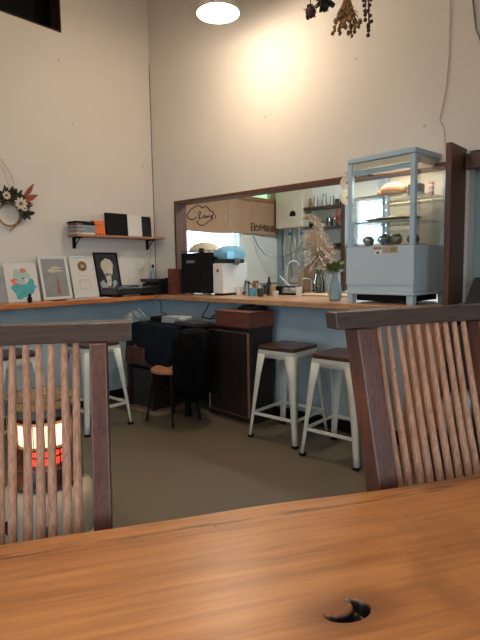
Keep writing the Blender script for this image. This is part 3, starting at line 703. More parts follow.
# banner
bn = thing('fabric_banner', 'brown linen banner with a cloud-shaped logo hanging over the kitchen window', 'banner', (XL+.03,3.66,1.59))
b_ = B(); n = 60
cols = []
for i in range(n+1):
    y = 1.78*i/n; off = .008*math.sin(y*9)+.004*math.sin(y*23)
    bt = .0+.006*math.sin(y*6+1)+.012*y; tp = .40+.03*y*.3
    col = []
    for s_ in (-.0015,.0015): col.append([b_.bm.verts.new((off+s_, y, bt+(tp-bt)*j/8)) for j in range(9)])
    cols.append(col)
for a, c2 in zip(cols, cols[1:]):
    for s_ in (0,1):
        for j in range(8): b_._f([a[s_][j],c2[s_][j],c2[s_][j+1],a[s_][j+1]])
    b_._f([a[0][0],c2[0][0],c2[1][0],a[1][0]]); b_._f([a[0][8],c2[0][8],c2[1][8],a[1][8]])
for c2 in (cols[0],cols[-1]):
    for j in range(8): b_._f([c2[0][j],c2[1][j],c2[1][j+1],c2[0][j+1]])
mk('cloth', b_, M['burlap'], bn)
b_ = B(); b_.tube([(0,-.03,.425),(0,1.80,.428)], .009, 10); mk('rod', b_, M['shelf'], bn)
def stroke(b_, pts, r):   # ink line that follows the cloth surface
    out = []
    for (y0,z0),(y1,z1_) in zip(pts, pts[1:]):
        for k in range(4): u = k/4; out.append((y0+(y1-y0)*u, z0+(z1_-z0)*u))
    out.append(pts[-1])
    b_.tube([(.0035+.008*math.sin((y-3.66)*9)+.004*math.sin((y-3.66)*23), y-3.66, z-1.59) for y,z in out], r, 6)
logo = [[(3.941,1.75),(3.906,1.727),(3.861,1.717),(3.818,1.734),(3.802,1.757),(3.82,1.79),(3.865,1.829),(3.911,1.856),(3.963,1.879),(3.997,1.877),(4.031,1.855),(4.072,1.871),(4.107,1.88),(4.143,1.862),(4.166,1.838),(4.22,1.825),(4.225,1.801),(4.194,1.769),(4.187,1.735),(4.126,1.707),(4.065,1.675),(4.024,1.663),(3.973,1.674),(3.945,1.697),(3.957,1.714)]]
script = [[(3.974,1.723),(3.982,1.768),(3.971,1.792),(3.989,1.818),(4.014,1.807),(4.005,1.782),(3.976,1.764),(4.004,1.737),(4.033,1.747),(4.051,1.769)],
 [(4.059,1.753),(4.055,1.769),(4.075,1.783),(4.092,1.771),(4.086,1.75),(4.066,1.747)],[(4.103,1.751),(4.11,1.777),(4.125,1.757),(4.146,1.781),(4.157,1.759)],
 [(4.17,1.789),(4.181,1.764),(4.207,1.795),(4.199,1.745),(4.18,1.727)],[(4.25,1.798),(4.255,1.773),(4.23,1.746)]]
b_ = B()
for s_ in logo: stroke(b_, s_, .0055)
for s_ in script: stroke(b_, s_, .0042)
mk('logo', b_, M['ink'], bn)['label'] = 'dark brown cloud outline around handwritten letters'
b_ = B()
def gl(x, z, w, h, segs):
    for s_ in segs: stroke(b_, [(x+w*a, z+h*c_) for a, c_ in s_], .006)
gl(4.885,1.650,.065,.085,[[(0,0),(0,1),(1,1),(1,.5),(0,.5)],[(1,.5),(1,0),(0,0)]])
gl(4.975,1.652,.05,.05,[[(0,0),(0,1),(1,1),(1,0),(0,0)],[(.5,1),(.3,1.5)]])
gl(5.048,1.655,.075,.075,[[(0,0),(0,1),(.5,.4),(1,1),(1,0)],[(.3,0),(.7,.5)]])
gl(5.150,1.652,.065,.065,[[(0,0),(0,1),(1,1),(1,0),(0,0)],[(0,.5),(1,.5)],[(.5,1),(.5,0)]])
gl(5.245,1.652,.085,.070,[[(.5,1.1),(.5,0)],[(0,.8),(1,.8)],[(0,0),(0,.8)],[(1,.8),(1,0),(0,0)],[(0,.4),(1,.4)]])
mk('lettering', b_, M['ink'], bn)['label'] = 'small blocky dark characters at the lower right'
b_ = B()
for x0, z0, z1_ in ((4.40,1.68,1.88),(4.485,1.64,1.94),(4.62,1.70,1.90)):
    z = z1_
    while z > z0+.02:
        w = random.uniform(.014,.026); h_ = random.uniform(.012,.022)
        for k in range(2): zz = z-h_*k; stroke(b_, [(x0-w,zz+random.uniform(-.003,.003)),(x0+w,zz)], .0030)
        stroke(b_, [(x0+random.uniform(-w,w)*.6,z+.004),(x0+random.uniform(-w,w)*.6,z-h_-.004)], .003); z -= h_+.024
mk('faded_lettering', b_, M['pale'], bn)['label'] = 'three faded pale columns of characters'

# ------------------------------------------------------------------ machines at the pass-through
em = thing('coffee_machine', 'square black machine at the left of the pass-through, before the kitchen window', 'machine', (-3.60,3.26,.95))
b_ = B(); b_.box(0,.375,0,.24,.018,.385); mk('casing', b_, M['black'], em, bevel=.006)
for x in (.05,.27):
    b_ = B(); b_.box(x,x+.065,.01,.05,0,.0175); mk('foot', b_, M['steel'], em, bevel=.003)
b_ = B(); b_.box(.07,.195,-.004,-.0005,.285,.325); b_.mi = 1
for k in range(6): b_.box(.082+k*.017,.092+k*.017,-.0055,-.0042,.296,.315)
mk('name_plate', b_, [M['char'],M['grey']], em)
b_ = B(); b_.box(-.0,.375,.0,.006,.40,.406); b_.box(-.0,.006,0,.24,.40,.406); b_.box(.369,.375,0,.24,.40,.406)
for x in (.0,.24,.369): b_.box(x,x+.006,0,.006,.3855,.40)
mk('top_rail', b_, M['dsteel'], em)
b_ = B(); b_.box(.23,.26,.01,.05,.3855,.425); mk('knob', b_, M['black'], em, bevel=.004)
gr = thing('coffee_grinder', 'narrow white machine with a small red badge beside the black one', 'machine', (-3.215,3.29,.95))
b_ = B(); b_.box(0,.125,0,.33,.018,.285); mk('casing', b_, M['white'], gr, bevel=.006)
b_ = B(); b_.box(.01,.115,.01,.32,0,.0175); mk('base', b_, M['black'], gr)
b_ = B(); b_.prism([(.05,.215),(.05,.235),(.074,.235),(.074,.215),(.062,.203)], -.004, -.0005, 'y'); mk('badge', b_, M['red'], gr)
b_ = B(); b_.box(.0,.12,.02,.30,.2855,.325); mk('hopper_collar', b_, M['char'], gr, bevel=.008)
b_ = B(); b_.lathe([(.02,0),(.03,.02),(.03,.05),(.02,.06)], (.155,.15,.27), n=16); b_.box(.12,.16,.14,.16,.29,.30); mk('spout', b_, M['dsteel'], gr)
b_ = B(); b_.ball((0,0,-.01), .16, (1.1,.72,.58), 24, .01)
for v in b_.bm.verts:
    if v.co.z < -.015: v.co.z = -.015
solo('bean_sack', b_, M['heatcream'], 'pale beige rounded sack lying on the black machine', 'sack', loc=(-3.44,3.42,1.353), rot=(0,.06,.1))
b_ = B()
b_.lathe([(.12,0),(.135,.03),(.13,.07),(.10,.10),(.05,.115)], n=28); b_.box(-.08,.0,-.14,-.10,.02,.07)
solo('blue_hopper', b_, M['glassblue'], 'translucent light-blue plastic hood on top of the white machine', 'hood', loc=(-3.13,3.44,1.277), bevel=.004)
b_ = B(); b_.box(0,.012,0,.20,.0,.26); b_.box(.012,.10,0,.20,0,.26)
sp = thing('speaker', 'small black speaker with a red-brown side in the counter corner', 'speaker', (-3.74,3.20,.95))
b_.bm.free(); b_ = B(); b_.box(.012,.085,0,.165,0,.245); mk('cabinet', b_, M['brownbox'], sp, bevel=.003)
b_ = B(); b_.box(-.03,.011,.0,.165,.0,.16); mk('grille', b_, M['black'], sp, bevel=.003)

# small things on the worktop
items = [
 ('espresso_cup', -3.02,3.42,[(.02,0),(.032,.03),(.035,.05),(.031,.05),(.028,.02)],'white','white cup nearest the white machine on the worktop','cup'),
 ('sugar_jar', -2.93,3.55,[(.03,0),(.03,.07),(.024,.075),(.024,.09)],'dbrown','brown lidded jar among the clutter on the worktop','jar'),
 ('syrup_bottle', -2.90,3.38,[(.022,0),(.022,.06),(.010,.085),(.010,.10)],'jar','small clear bottle in front of the brown jar on the worktop','bottle'),
 ('milk_jug', -2.83,3.48,[(.028,0),(.033,.03),(.026,.06),(.030,.075)],'steel','small steel jug on the worktop behind the blue tub','jug'),
 ('blue_tub', -2.80,3.34,[(.025,0),(.028,.045),(.026,.05)],'fabricl','small light-blue tub on the worktop','tub'),
 ('dark_bottle', -2.74,3.50,[(.022,0),(.022,.07),(.009,.095),(.009,.115)],'blackg','slim dark bottle behind the clutter on the worktop','bottle'),
 ('green_jar', -2.70,3.33,[(.024,0),(.026,.04),(.020,.05)],'dleaf','dark green jar at the front of the worktop clutter','jar'),
 ('tea_tin', -2.66,3.45,[(.024,0),(.024,.06),(.02,.065)],'gold','dull gold tin on the worktop before the black tray','tin'),
 ('small_cup', -2.58,3.38,[(.020,0),(.024,.03),(.022,.033)],'petal','tiny pale cup at the right of the worktop clutter','cup'),
 ('white_tumbler', -2.44,3.52,[(.022,0),(.028,.055),(.024,.055),(.02,.01)],'white','white tumbler right of the black box on the worktop','tumbler'),
]
for nm,x,y,pr,mt,lb,ct in items: lathe_thing(nm, pr, M[mt], lb, ct, (x,y,.95)).scale = (1.1,1.1,1.4)
b_ = B(); b_.box(-.12,.12,-.06,.06,0,.012); b_.frame(-.12,.12,.0,.075,-.06,.06,.010); solo('black_box', b_, M['black'], 'open black box at the back of the worktop', 'box', loc=(-2.66,3.68,.95), bevel=.003)
b_ = B(); b_.box(-.05,.05,-.05,.05,0,.085); solo('dark_canister_box', b_, M['char'], 'dark square canister behind the small bottles on the worktop', 'canister', loc=(-2.94,3.68,.95), bevel=.006)
for k in range(2):
    b_ = B(); b_.tube([(0,0,0),(0,0,.10)], .004, 6); b_.ball((0,0,.11), .012, n=8); solo('small_brush', b_, M['black'], ['short black stirrer, left of two standing behind the white cup','short black stirrer, right of two standing behind the white cup'][k], 'utensil', 'black stirrers behind the cup', loc=(-3.06+k*.035,3.56,.95))
b_ = B(); b_.box(-.27,.27,-.11,.11,0,.014); solo('serving_board', b_, M['boardl'], 'pale flat board lying on the worktop by the vase', 'board', loc=(-2.22,3.66,.9505), bevel=.003)

# ------------------------------------------------------------------ left counter objects
# leaning frames: local x along the wall (+Y world), y out of picture (+X world reversed), z up
def lean(name, label, cat, yc, w, h, xbase, tilt, fm, art, fw=.012, group='pictures leaning on the left wall'):
    t_ = thing(name, label, cat, (xbase,yc,.951), (0,0,PI/2), group)
    t_.rotation_euler = (tilt,0,PI/2)   # local -y faces into the room (+X)
    if fm: b_ = B(); b_.frame(-w/2,w/2,0,h,-.012,.006,fw); mk('frame', b_, fm, t_, bevel=.002)
    art(t_, w, h); return t_
def sheet(t_, w, h, mat, name='artwork', y=-.004, m_=0):
    b_ = B(); b_.box(-w/2+m_,w/2-m_,y,y+.006,m_,h-m_); return mk(name, b_, mat, t_)
def blob(b_, cx, cz, rx, rz, y=-.006, wob=.2, n=24, seed=1, th=.0008):
    r_ = random.Random(seed); ph = [r_.uniform(0,6.28) for _ in range(3)]
    poly = []
    for k in range(n):
        a = 2*PI*k/n; q = 1+wob*(.5*math.sin(3*a+ph[0])+.3*math.sin(5*a+ph[1])+.2*math.sin(8*a+ph[2]))
        poly.append((cx+rx*q*math.cos(a), cz+rz*q*math.sin(a)))
    b_.prism(poly, y-th, y, 'y')
def artA(t_, w, h):
    sheet(t_, w, h, M['paper'], 'sheet')
    for i,(mt,cx,cz,rx,rz,sd,wb) in enumerate((('mint',-.02,.68,.26,.15,3,.3),('teal',.0,.30,.36,.20,1,.35),('teal',.26,.44,.13,.14,5,.4),('coral',-.24,.52,.10,.09,2,.3),('coral',.06,.80,.09,.06,4,.3),('mint',-.05,.50,.14,.07,6,.3),('petal',.0,.52,.08,.05,7,.4),('ink',.03,.60,.03,.02,8,.3))):
        b_ = B(); blob(b_, cx*w, cz*h, rx*w, rz*h, -.0045-.001*i, wb, seed=sd); mk('print', b_, M[mt], t_)
def artB(t_, w, h):
    sheet(t_, w, h, M['artgrey'], 'artwork', -.003, .010)
    b_ = B(); b_.frame(-w/2+.012,w/2-.012,.012,h-.012,-.0055,-.004,.012); mk('mount', b_, M['white'], t_)
    b_ = B(); blob(b_, 0, h*.66, w*.26, h*.035, -.005, .5, seed=3); blob(b_, .02, h*.73, w*.20, h*.025, -.005, .5, seed=4); mk('cloud_print', b_, M['bone'], t_)
    b_ = B(); b_.prism([(.005,.04),(.035,.04),(.028,h*.45),(.018,h*.5),(.010,h*.42)], -.006, -.005, 'y'); mk('figure_print', b_, M['brown'], t_)
    b_ = B(); b_.prism([(-.04,.04),(-.015,.04),(-.018,h*.32),(-.03,h*.30)], -.006, -.005, 'y'); mk('figure_print', b_, M['frosted'], t_)
def artC(t_, w, h):
    sheet(t_, w, h, M['paper'], 'sheet', -.003, .008)
    b_ = B(); b_.lathe([(.045,-.0055),(.045,-.004)], (0,0,0), n=28, axis='y'); mk('disc_print', b_, M['dbrown'], t_, loc=(0,0,h*.76))
    b_ = B(); b_.lathe([(.017,-.0068),(.017,-.0056)], (0,0,0), n=20, axis='y'); mk('disc_centre', b_, M['straw'], t_, loc=(0,0,h*.76))
    b_ = B(); b_.box(-.03,.03,-.0045,-.0038,h*.52,h*.53); b_.box(-.045,.045,-.0045,-.0038,h*.40,h*.405); b_.frame(-.05,.05,h*.22,h*.44,-.0045,-.0038,.002); mk('print_lines', b_, M['grey'], t_)
def artD(t_, w, h):
    sheet(t_, w, h, M['char'], 'artwork', -.003, .008)
    b_ = B(); blob(b_, 0, h*.66, w*.25, h*.21, -.004, .15, seed=2); b_.prism([(-.035,h*.52),(.03,h*.52),(.022,h*.30),(.008,h*.22),(-.012,h*.24)], -.0048, -.004, 'y'); mk('skull_print', b_, M['bone'], t_)
    b_ = B(); blob(b_, -.012, h*.50, .008, .009, -.0055, .2, seed=1); blob(b_, .022, h*.50, .008, .009, -.0055, .2, seed=4); blob(b_, .004, h*.36, .006, .012, -.0055, .2, seed=5); mk('skull_shadow_print', b_, M['char'], t_)
    b_ = B(); blob(b_, -w*.22, h*.25, w*.18, h*.10, -.0042, .5, seed=8, th=.0004); blob(b_, w*.24, h*.22, w*.14, h*.12, -.0042, .5, seed=9, th=.0004); mk('rock_print', b_, M['grey'], t_)
lean('art_print', 'unframed white sheet with a teal and coral floral print leaning on the wall', 'picture', 1.925, .265, .315, -3.995, -.20, None, artA)
lean('picture_frame', 'white frame with grey art of a cloud and a thin brown figure', 'picture', 2.225, .265, .375, -4.01, -.22, M['white'], artB)
lean('picture_frame', 'white frame with a small gold disc above fine print', 'picture', 2.50, .245, .375, -4.01, -.22, M['white'], artC)
lean('picture_frame', 'thin black frame with a pale animal skull on a dark ground', 'picture', 2.755, .255, .41, -4.01, -.20, M['black'], artD)
lean('art_print', 'grey card cut off by the left edge beside the teal print', 'picture', 1.66, .26, .29, -4.00, -.20, None, lambda t_, w, h: sheet(t_, w, h, M['grey'], 'sheet'))
bd = B(); bd.ball((0,0,.026), .022, (.8,1,1.15), 12); bd.ball((0,.004,.058), .012, n=10); bd.leaf((0,.012,.058), (0,1,-.1), .014, .006, 0); bd.leaf((0,-.012,.024), (0,-1,.15), .04, .018, 0); bd.lathe([(.02,0),(.02,.004)], n=14)
solo('bird_figurine', bd, M['black'], 'tiny black bird figurine in front of the teal print', 'figurine', loc=(-3.86,1.90,.951), rot=(0,0,.5))
for k,(y,w,l,rz,mt,lb) in enumerate(((2.30,.10,.19,.15,'white','white leaflet lying below the grey framed art'),(2.52,.11,.20,-.2,'paper','curled paper leaflet lying below the gold disc frame'),(2.16,.06,.12,.1,'char','dark slip lying at the foot of the grey framed art'))):
    b_ = B(); b_.box(-w/2,w/2,-l/2,l/2,0,.003); solo('leaflet', b_, M[mt], lb, 'leaflet', loc=(-3.87,y,.9505), rot=(0,0,rz))
# turntable
tt = thing('record_player', 'black record player on the orange worktop, under the wall shelf', 'record player', (-3.88,2.885,.95))
b_ = B(); b_.box(-.108,.120,-.25,.24,.018,.085); mk('plinth', b_, M['blackg'], tt, bevel=.012)
for x in (-.08,.07):
    for y in (-.19,.19): b_ = B(); b_.lathe([(.02,0),(.022,.0175)], (x,y,0), n=14); mk('foot', b_, M['black'], tt)
b_ = B(); b_.lathe([(.100,.086),(.104,.089),(.104,.096),(.098,.098)], (0,-.05,0), n=40); pl = mk('platter', b_, M['dsteel'], tt)
b_ = B(); b_.lathe([(.098,.0985),(.098,.1015)], (0,-.05,0), n=40); mk('record', b_, M['blackg'], pl)
b_ = B(); b_.lathe([(.02,.086),(.02,.11)], (-.07,.17,0), n=16); b_.tube([(-.07,.17,.115),(.02,.15,.118),(.05,.07,.112)], .005, 8); mk('tonearm', b_, M['steel'], tt)
amp = thing('amplifier', 'low black amplifier box in the worktop corner behind the record player', 'amplifier', (-3.95,3.245,.95))
b_ = B(); b_.box(-.13,.13,-.09,.09,.01,.12); mk('casing', b_, M['black'], amp, bevel=.004)
b_ = B(); b_.box(-.13,.13,-.1,.1,.1205,.15); mk('lid', b_, M['blackg'], amp, bevel=.004)
b_ = B()
for x in (-.1,.1): b_.lathe([(.012,0),(.012,.0095)], (x,-.06,0), n=12); b_.lathe([(.012,0),(.012,.0095)], (x,.06,0), n=12)
mk('foot', b_, M['black'], amp)
lathe_thing('spray_bottle', [(.026,0),(.028,.01),(.026,.05),(.012,.085),(.010,.105)], M['vase'], 'little blue-grey bottle with a dark cap in the wall corner', 'bottle', (-4.03,3.27,1.1005))
sb = [o for o in COL.objects if o.name.startswith('spray_bottle')][0]
b_ = B(); b_.lathe([(.011,.106),(.012,.13),(.006,.14)], n=12); mk('cap', b_, M['black'], sb)

# wall shelf
ws = thing('wall_shelf', 'narrow wooden wall shelf on black brackets holding records and boxes', 'shelf', (XL,2.89,1.487))
b_ = B(); b_.box(.001,.17,-.49,.475,0,.018); mk('board', b_, M['shelf'], ws, bevel=.002)
for y in (-.43,.385):
    b_ = B(); b_.box(.001,.012,y-.014,y+.014,-.10,-.001); b_.box(.012,.13,y-.014,y+.014,-.012,-.001); b_.tube([(.008,y,-.09),(.10,y,-.014)], .005, 6); mk('bracket', b_, M['black'], ws)
zs = 1.5055
cols_ = ['black','grey','grey','char','paper','brownbox','frosted','char']
for k in range(7):
    h = .016; b_ = B(); b_.box(-.07,.07,-.10,.085,0,h-.002); b_.mi = 1; b_.box(-.071,.071,-.101,-.04,.003,h-.005)
    o = solo('disc_case', b_, [M[['paper','frosted','grey','frosted','frosted','black','black'][k]],M[['grey','brown','grey','red','grey','dbrown','black'][k]]],
      ['pale disc case at the bottom of the shelf stack','blue-grey disc case second from the bottom of the shelf stack','grey disc case third from the bottom of the shelf stack','blue-grey disc case with a red spine in the middle of the shelf stack','blue-grey disc case third from the top of the shelf stack','black disc case second from the top of the shelf stack','black disc case on top of the shelf stack'][k],
      'disc case', 'disc cases stacked on the wall shelf', loc=(-4.02+.003*(k%2),2.485+.004*((k*5)%3),zs+h*k), rot=(0,0,.02*((k*7)%5-2)))
b_ = B(); b_.prism([(-.062,0),(.066,0),(.052,.122),(-.060,.126)], -.02, .02, 'x'); b_.mi = 1
for k in range(3): b_.box(.0202,.0212,-.04+.035*k,-.018+.035*k,.004,.012)
b_.box(.0202,.0208,-.05,.03,.085,.089)
solo('orange_book', b_, [M['orange'],M['ink']], 'bright orange book standing between the disc cases and black sleeves', 'book', loc=(-4.005,2.638,zs))
for k,(y0,y1,mt,lb,z) in enumerate(((2.72,2.955,'black','wide black record sleeve beside the orange book',.205),(2.957,3.12,'paper','silver-white record sleeve between two black ones',.20),(3.122,3.235,'blackg','narrow black record sleeve at the right end of the shelf',.195))):
    b_ = B(); b_.box(-.012,.012,0,y1-y0,0,z); solo('record_sleeve', b_, M[mt], lb, 'record sleeve', 'record sleeves on the wall shelf', loc=(-4.0-.0*k,y0,zs), rot=(0,-.05,0))
out = thing('wall_socket', 'white wall socket with a plugged cord under the shelf', 'socket', (XL,3.19,1.24))
b_ = B(); b_.box(.0005,.012,-.035,.035,-.055,.055); mk('plate', b_, M['white'], out, bevel=.003)
b_ = B(); b_.box(.0125,.04,-.015,.015,-.03,.01); mk('plug', b_, M['white'], out, bevel=.003)
b_ = B(); b_.tube([(XL+.012,3.30,1.485),(XL+.015,3.31,1.38),(XL+.012,3.285,1.25),(XL+.015,3.295,1.12)], .004, 8); solo('power_cord', b_, M['cablew'], 'pale cord hanging in the corner from the shelf end', 'cord')

# wreath
wr = thing('dried_wreath', 'dried flower wreath with rust leaves hanging on the left wall', 'wreath', (XL+.035,1.885,1.665))
b_ = B()
for q in range(3): b_.tube([(.004*math.sin(a+q)+.006*q-.006,(.085+.006*q)*math.cos(a),(.085+.005*q)*math.sin(a)-.02) for a in [2*PI*k/40 for k in range(41)]], .004, 6)
b_.tube([(0,.09,-.04),(.01,.04,-.11),(.01,-.01,-.15)], .004, 6); mk('vine_ring', b_, M['dbrown'], wr)
rw = random.Random(11)
def spray(name, mat, n, a0, a1, L, wd, parent=wr):
    b_ = B()
    for k in range(n):
        a = math.radians(rw.uniform(a0,a1)); r = .085+rw.uniform(-.01,.05); e = rw.uniform(-.9,.9)
        b_.leaf((rw.uniform(0,.03),r*math.cos(a),r*math.sin(a)), (rw.uniform(.1,.6),math.cos(a+e),math.sin(a+e)), L*rw.uniform(.6,1.2), wd, rw.uniform(-.3,.3), up=(1,0,0))
    return mk(name, b_, mat, parent)
spray('dark_leaves', M['dleaf'], 80, -10, 180, .07, .028)
spray('purple_leaves', M['dpurple'], 60, 5, 175, .065, .026)
b_ = B()
for d_,L in (((.3,.55,.85),.16),((.3,.9,.35),.13),((.2,.7,.15),.10),((.2,.8,-.4),.09)): b_.leaf((.03,.10,.10), d_, L, .036, .1, up=(1,0,0))
mk('rust_leaves', b_, M['rust'], wr)
for y,z,r in ((.07,.065,.055),(-.04,.12,.035),(-.12,.05,.035),(.10,.03,.026)):
    b_ = B()
    for k in range(9):
        a = 2*PI*k/9; b_.leaf((.055,y,z), (.25,math.cos(a),math.sin(a)), r, r*.5, .1, up=(1,0,0))
    fl = mk('flower', b_, M['petal'], wr); b_ = B(); b_.ball((.065,y,z), r*.28, n=10); mk('flower_centre', b_, M['dbrown'], fl)
b_ = B(); b_.tube([(-.01,.03,.13),(-.01,-.0,.25),(-.01,-.03,.34),(-.02,-.10,.41)], .0025, 6); b_.tube([(-.01,.05,.13),(-.01,.06,.22),(-.015,.03,.32),(-.02,-.06,.44)], .0025, 6); mk('twig', b_, M['straw'], wr)

# ------------------------------------------------------------------ lamp(s)
LX, LY, LZ = -2.605, 2.775, 2.985
pl_ = thing('pendant_lamp', 'glowing round pendant lamp hanging near the back wall', 'lamp', (LX,LY,LZ))
b_ = B(); b_.lathe([(.152,0),(.150,.02),(.125,.07),(.075,.11),(.03,.13),(.025,.17),(.023,.17),(.026,.128),(.07,.106),(.12,.067),(.145,.02),(.149,0)], n=48, caps=False); mk('shade', b_, M['shade'], pl_)
b_ = B(); b_.ball((0,0,.03), .062, n=24); b_.lathe([(.028,.08),(.02,.12)], n=16); mk('bulb', b_, M['bulb'], pl_)
b_ = B(); b_.tube([(0,0,.165),(0,0,HC-LZ)], .004, 8); mk('cord', b_, M['black'], pl_)
def point(name, loc, e, c, r):
    l = bpy.data.lights.new(name, 'POINT'); l.energy = e; l.color = c; l.shadow_soft_size = r
    o = bpy.data.objects.new(name, l); COL.objects.link(o); o.location = loc; return o
WARM = (1,.80,.61)
point('lamp_light', (LX,LY,LZ-.035), 46, WARM, .07)
t2 = dup(pl_, (-.1,-.35,2.35), 0, 'pendant lamp above the dining table, outside the photograph')
for c_ in t2.children:
    if c_.name.startswith('cord'):
        b_ = B(); b_.tube([(0,0,.165),(0,0,HC-2.35)], .004, 8); o_ = mk('cord', b_, M['black'], t2); bpy.data.objects.remove(c_); break
point('lamp_light', (-.1,-.35,2.31), 38, WARM, .06)

t3 = dup(pl_, (-1.7,.9,2.85), 0, 'added pendant lamp above the open floor, brightening the left wall, outside the photograph')  # unseen third pendant, added to light the left wall
for c_ in t3.children:
    if c_.name.startswith('cord'):
        b_ = B(); b_.tube([(0,0,.165),(0,0,HC-2.85)], .004, 8); o_ = mk('cord', b_, M['black'], t3); bpy.data.objects.remove(c_); break
point('lamp_light', (-1.7,.9,2.81), 40, WARM, .06)  # light of the added third pendant
# dried flowers hanging from the ceiling
def hang(label, loc, build, mat, name='dried_flower_bunch'):
    t_ = thing(name, label, 'dried flowers', loc, group='dried flowers hanging from above')
    b_ = B(); b_.tube([(0,0,0),(0.004,0,.3),(0,0,HC-loc[2])], .0015, 6); mk('string', b_, M['straw'], t_)
    b_ = B(); build(b_); mk('flowers', b_, mat, t_); return t_
rh = random.Random(5)
def seedheads(b_):
    for k in range(60):
        a = rh.uniform(0,6.28); L = rh.uniform(.04,.145); s_ = rh.uniform(.12,.46)
        e = Vector((math.cos(a)*s_*L, math.sin(a)*s_*L, -L)); m_ = e*.5+Vector((0,0,-.01))
        b_.tube([(0,0,.03),tuple(m_),tuple(e)], .0012, 5); b_.ball(tuple(e), rh.uniform(.006,.009), (1,1,1.3), 7, .15)
        if k%1==0: b_.leaf(tuple(m_), (math.cos(a),math.sin(a),-.5), .025, .009, .3)
def globe(r):
    def f_(b_):
        b_.tube([(0,0,.05),(0,0,-.03)], .002, 6); b_.ball((0,0,-.05), r, (1,1,1.15), 12, .14)
        for k in range(24):
            d = Vector([rh.gauss(0,1) for _ in range(3)]).normalized(); b_.leaf(Vector((0,0,-.05))+d*r*.8, d, r*.7, r*.5, .2, n=3)
    return f_
def leaves(b_):
    b_.tube([(0,0,.05),(0,0,-.02)], .002, 6)
    for k in range(26):
        d = Vector((rh.gauss(0,.8),rh.gauss(0,.8),-abs(rh.gauss(0,1)))).normalized(); b_.leaf((0,0,-.0), d, .045, .022, .3)
    b_.ball((0,0,-.02), .018, (1,1,1.2), 10, .2)
def berries(b_):
    for k in range(5):
        x = rh.uniform(-.025,.03); L = .05+.03*k; b_.tube([(0,0,.05),(x*.5,0,0),(x,0,-L+.04)], .0018, 5)
        for j in range(3): b_.ball((x+rh.uniform(-.006,.006),rh.uniform(-.006,.006),-L+.04+.02*j), .008, n=7)
hang('reddish-brown dried flower head, leftmost at the top edge', (-1.178,1.787,2.245), globe(.020), M['dpurple'])
hang('dark green dried leaf cluster next to the reddish flower head', (-1.135,1.822,2.238), leaves, M['dleaf'])
hang('large bunch of golden-brown dried seed heads hanging at the top', (-1.065,1.873,2.255), seedheads, M['dbrown'])
hang('thin sprig of dark red berries hanging right of the seed heads', (-1.005,1.922,2.225), berries, M['dpurple'])
# cords on the back wall
b_ = B(); b_.tube([(-1.205,YB-.005,2.95),(-1.20,YB-.005,2.7),(-1.20,YB-.005,2.5),(-1.212,YB-.005,2.3),(-1.25,YB-.005,2.11),(-1.22,YB-.005,2.06),(-1.20,YB-.005,1.86)], .002, 6)
b_.tube([(-1.205,YB-.005,2.95),(-1.205,YB-.005,HC-.001)], .002, 6); solo('hanging_cord', b_, M['cableb'], 'thin brown cord running down the back wall above the fridge', 'cord')
b_ = B(); b_.tube([(-1.075,YB-.006,HC-.001),(-1.075,YB-.006,2.9),(-1.065,YB-.006,2.75),(-1.045,YB-.006,2.6),(-1.0,YB-.006,2.48),(-.9,YB-.006,2.42)], .005, 6); solo('hanging_cord', b_, M['dsteel'], 'grey cord looping at the right edge of the back wall', 'cord')

# ------------------------------------------------------------------ under the counter
cb = thing('cabinet', 'dark brown cabinet with a pale-edged door, left of the stools', 'cabinet', (-2.935,2.925,0), (0,0,-.11))
CW, CD, CH = .50, .25, .745
b_ = B(); b_.box(.004,CW-.002,.02,CD,.0,CH-.03); mk('carcass', b_, M['darkcab'], cb, bevel=.002)
b_ = B(); b_.box(0,CW+.004,-.005,CD,CH-.029,CH); mk('top', b_, M['darkcab'], cb, bevel=.002)
b_ = B(); b_.box(.025,CW-.025,-.002,.018,.055,CH-.045); dr = mk('door', b_, M['darkcab'], cb)
b_ = B(); b_.frame(.021,CW-.021,.051,CH-.041,-.0035,.0185,.0038); mk('door_edge', b_, M['edge'], dr)
b_ = B(); b_.box(.012,.020,-.004,.018,.055,.50); mk('door_strip', b_, M['white'], cb)['label'] = 'pale strip down the left side of the door'
b_ = B(); b_.lathe([(.01,-.012),(.01,-.0025)], (.10,0,.17), n=12, axis='y'); mk('knob', b_, M['dsteel'], dr)
dk = thing('desk', 'low black desk under the counter corner, half covered by dark cloth', 'desk', (-3.72,2.70,0))
b_ = B(); b_.box(0,.76,0,.46,.68,.72); mk('desktop', b_, M['black'], dk, bevel=.004)
for x in (.02,.70):
    for y in (.03,.40): b_ = B(); b_.box(x,x+.04,y,y+.04,0,.679); mk('leg', b_, M['black'], dk)
bx_ = thing('wooden_box', 'red-brown wooden box on top of the dark cabinet', 'box', (-2.79,2.865,CH+.001), (0,0,-.11))
b_ = B(); b_.box(.01,.385,.0,.27,0,.108); mk('body', b_, M['brownbox'], bx_, bevel=.004)
b_ = B(); b_.box(.005,.39,-.004,.274,.109,.122); mk('lid', b_, M['brownbox'], bx_, bevel=.003)
b_ = B(); b_.box(.14,.34,.12,.25,0,.025); b_.tube([(.16,.14,.03),(.25,.2,.04),(.33,.15,.03)], .008, 6); solo('black_pouch', b_, M['black'], 'flat black pouch lying on the red-brown box', 'pouch', loc=(-2.79,2.865,CH+.1235), rot=(0,0,-.11), bevel=.006)
zb = .7205
for k,(mt,dz,rz,lb) in enumerate((('char',.032,.1,'dark book at the bottom of the pile on the black desk'),('grey',.028,.25,'grey book in the middle of the pile on the black desk'),('grey',.020,.05,'pale grey slim book on top of the pile on the black desk'))):
    b_ = B(); b_.box(-.10,.10,-.075,.075,0,dz-.001); b_.mi = 1; b_.box(-.098,.102,-.073,.073,.003,dz-.004)
    solo('book', b_, [M[mt],M['paper']], lb, 'book', 'books piled on the black desk', loc=(-3.20,2.83,zb), rot=(0,0,rz)); zb += dz
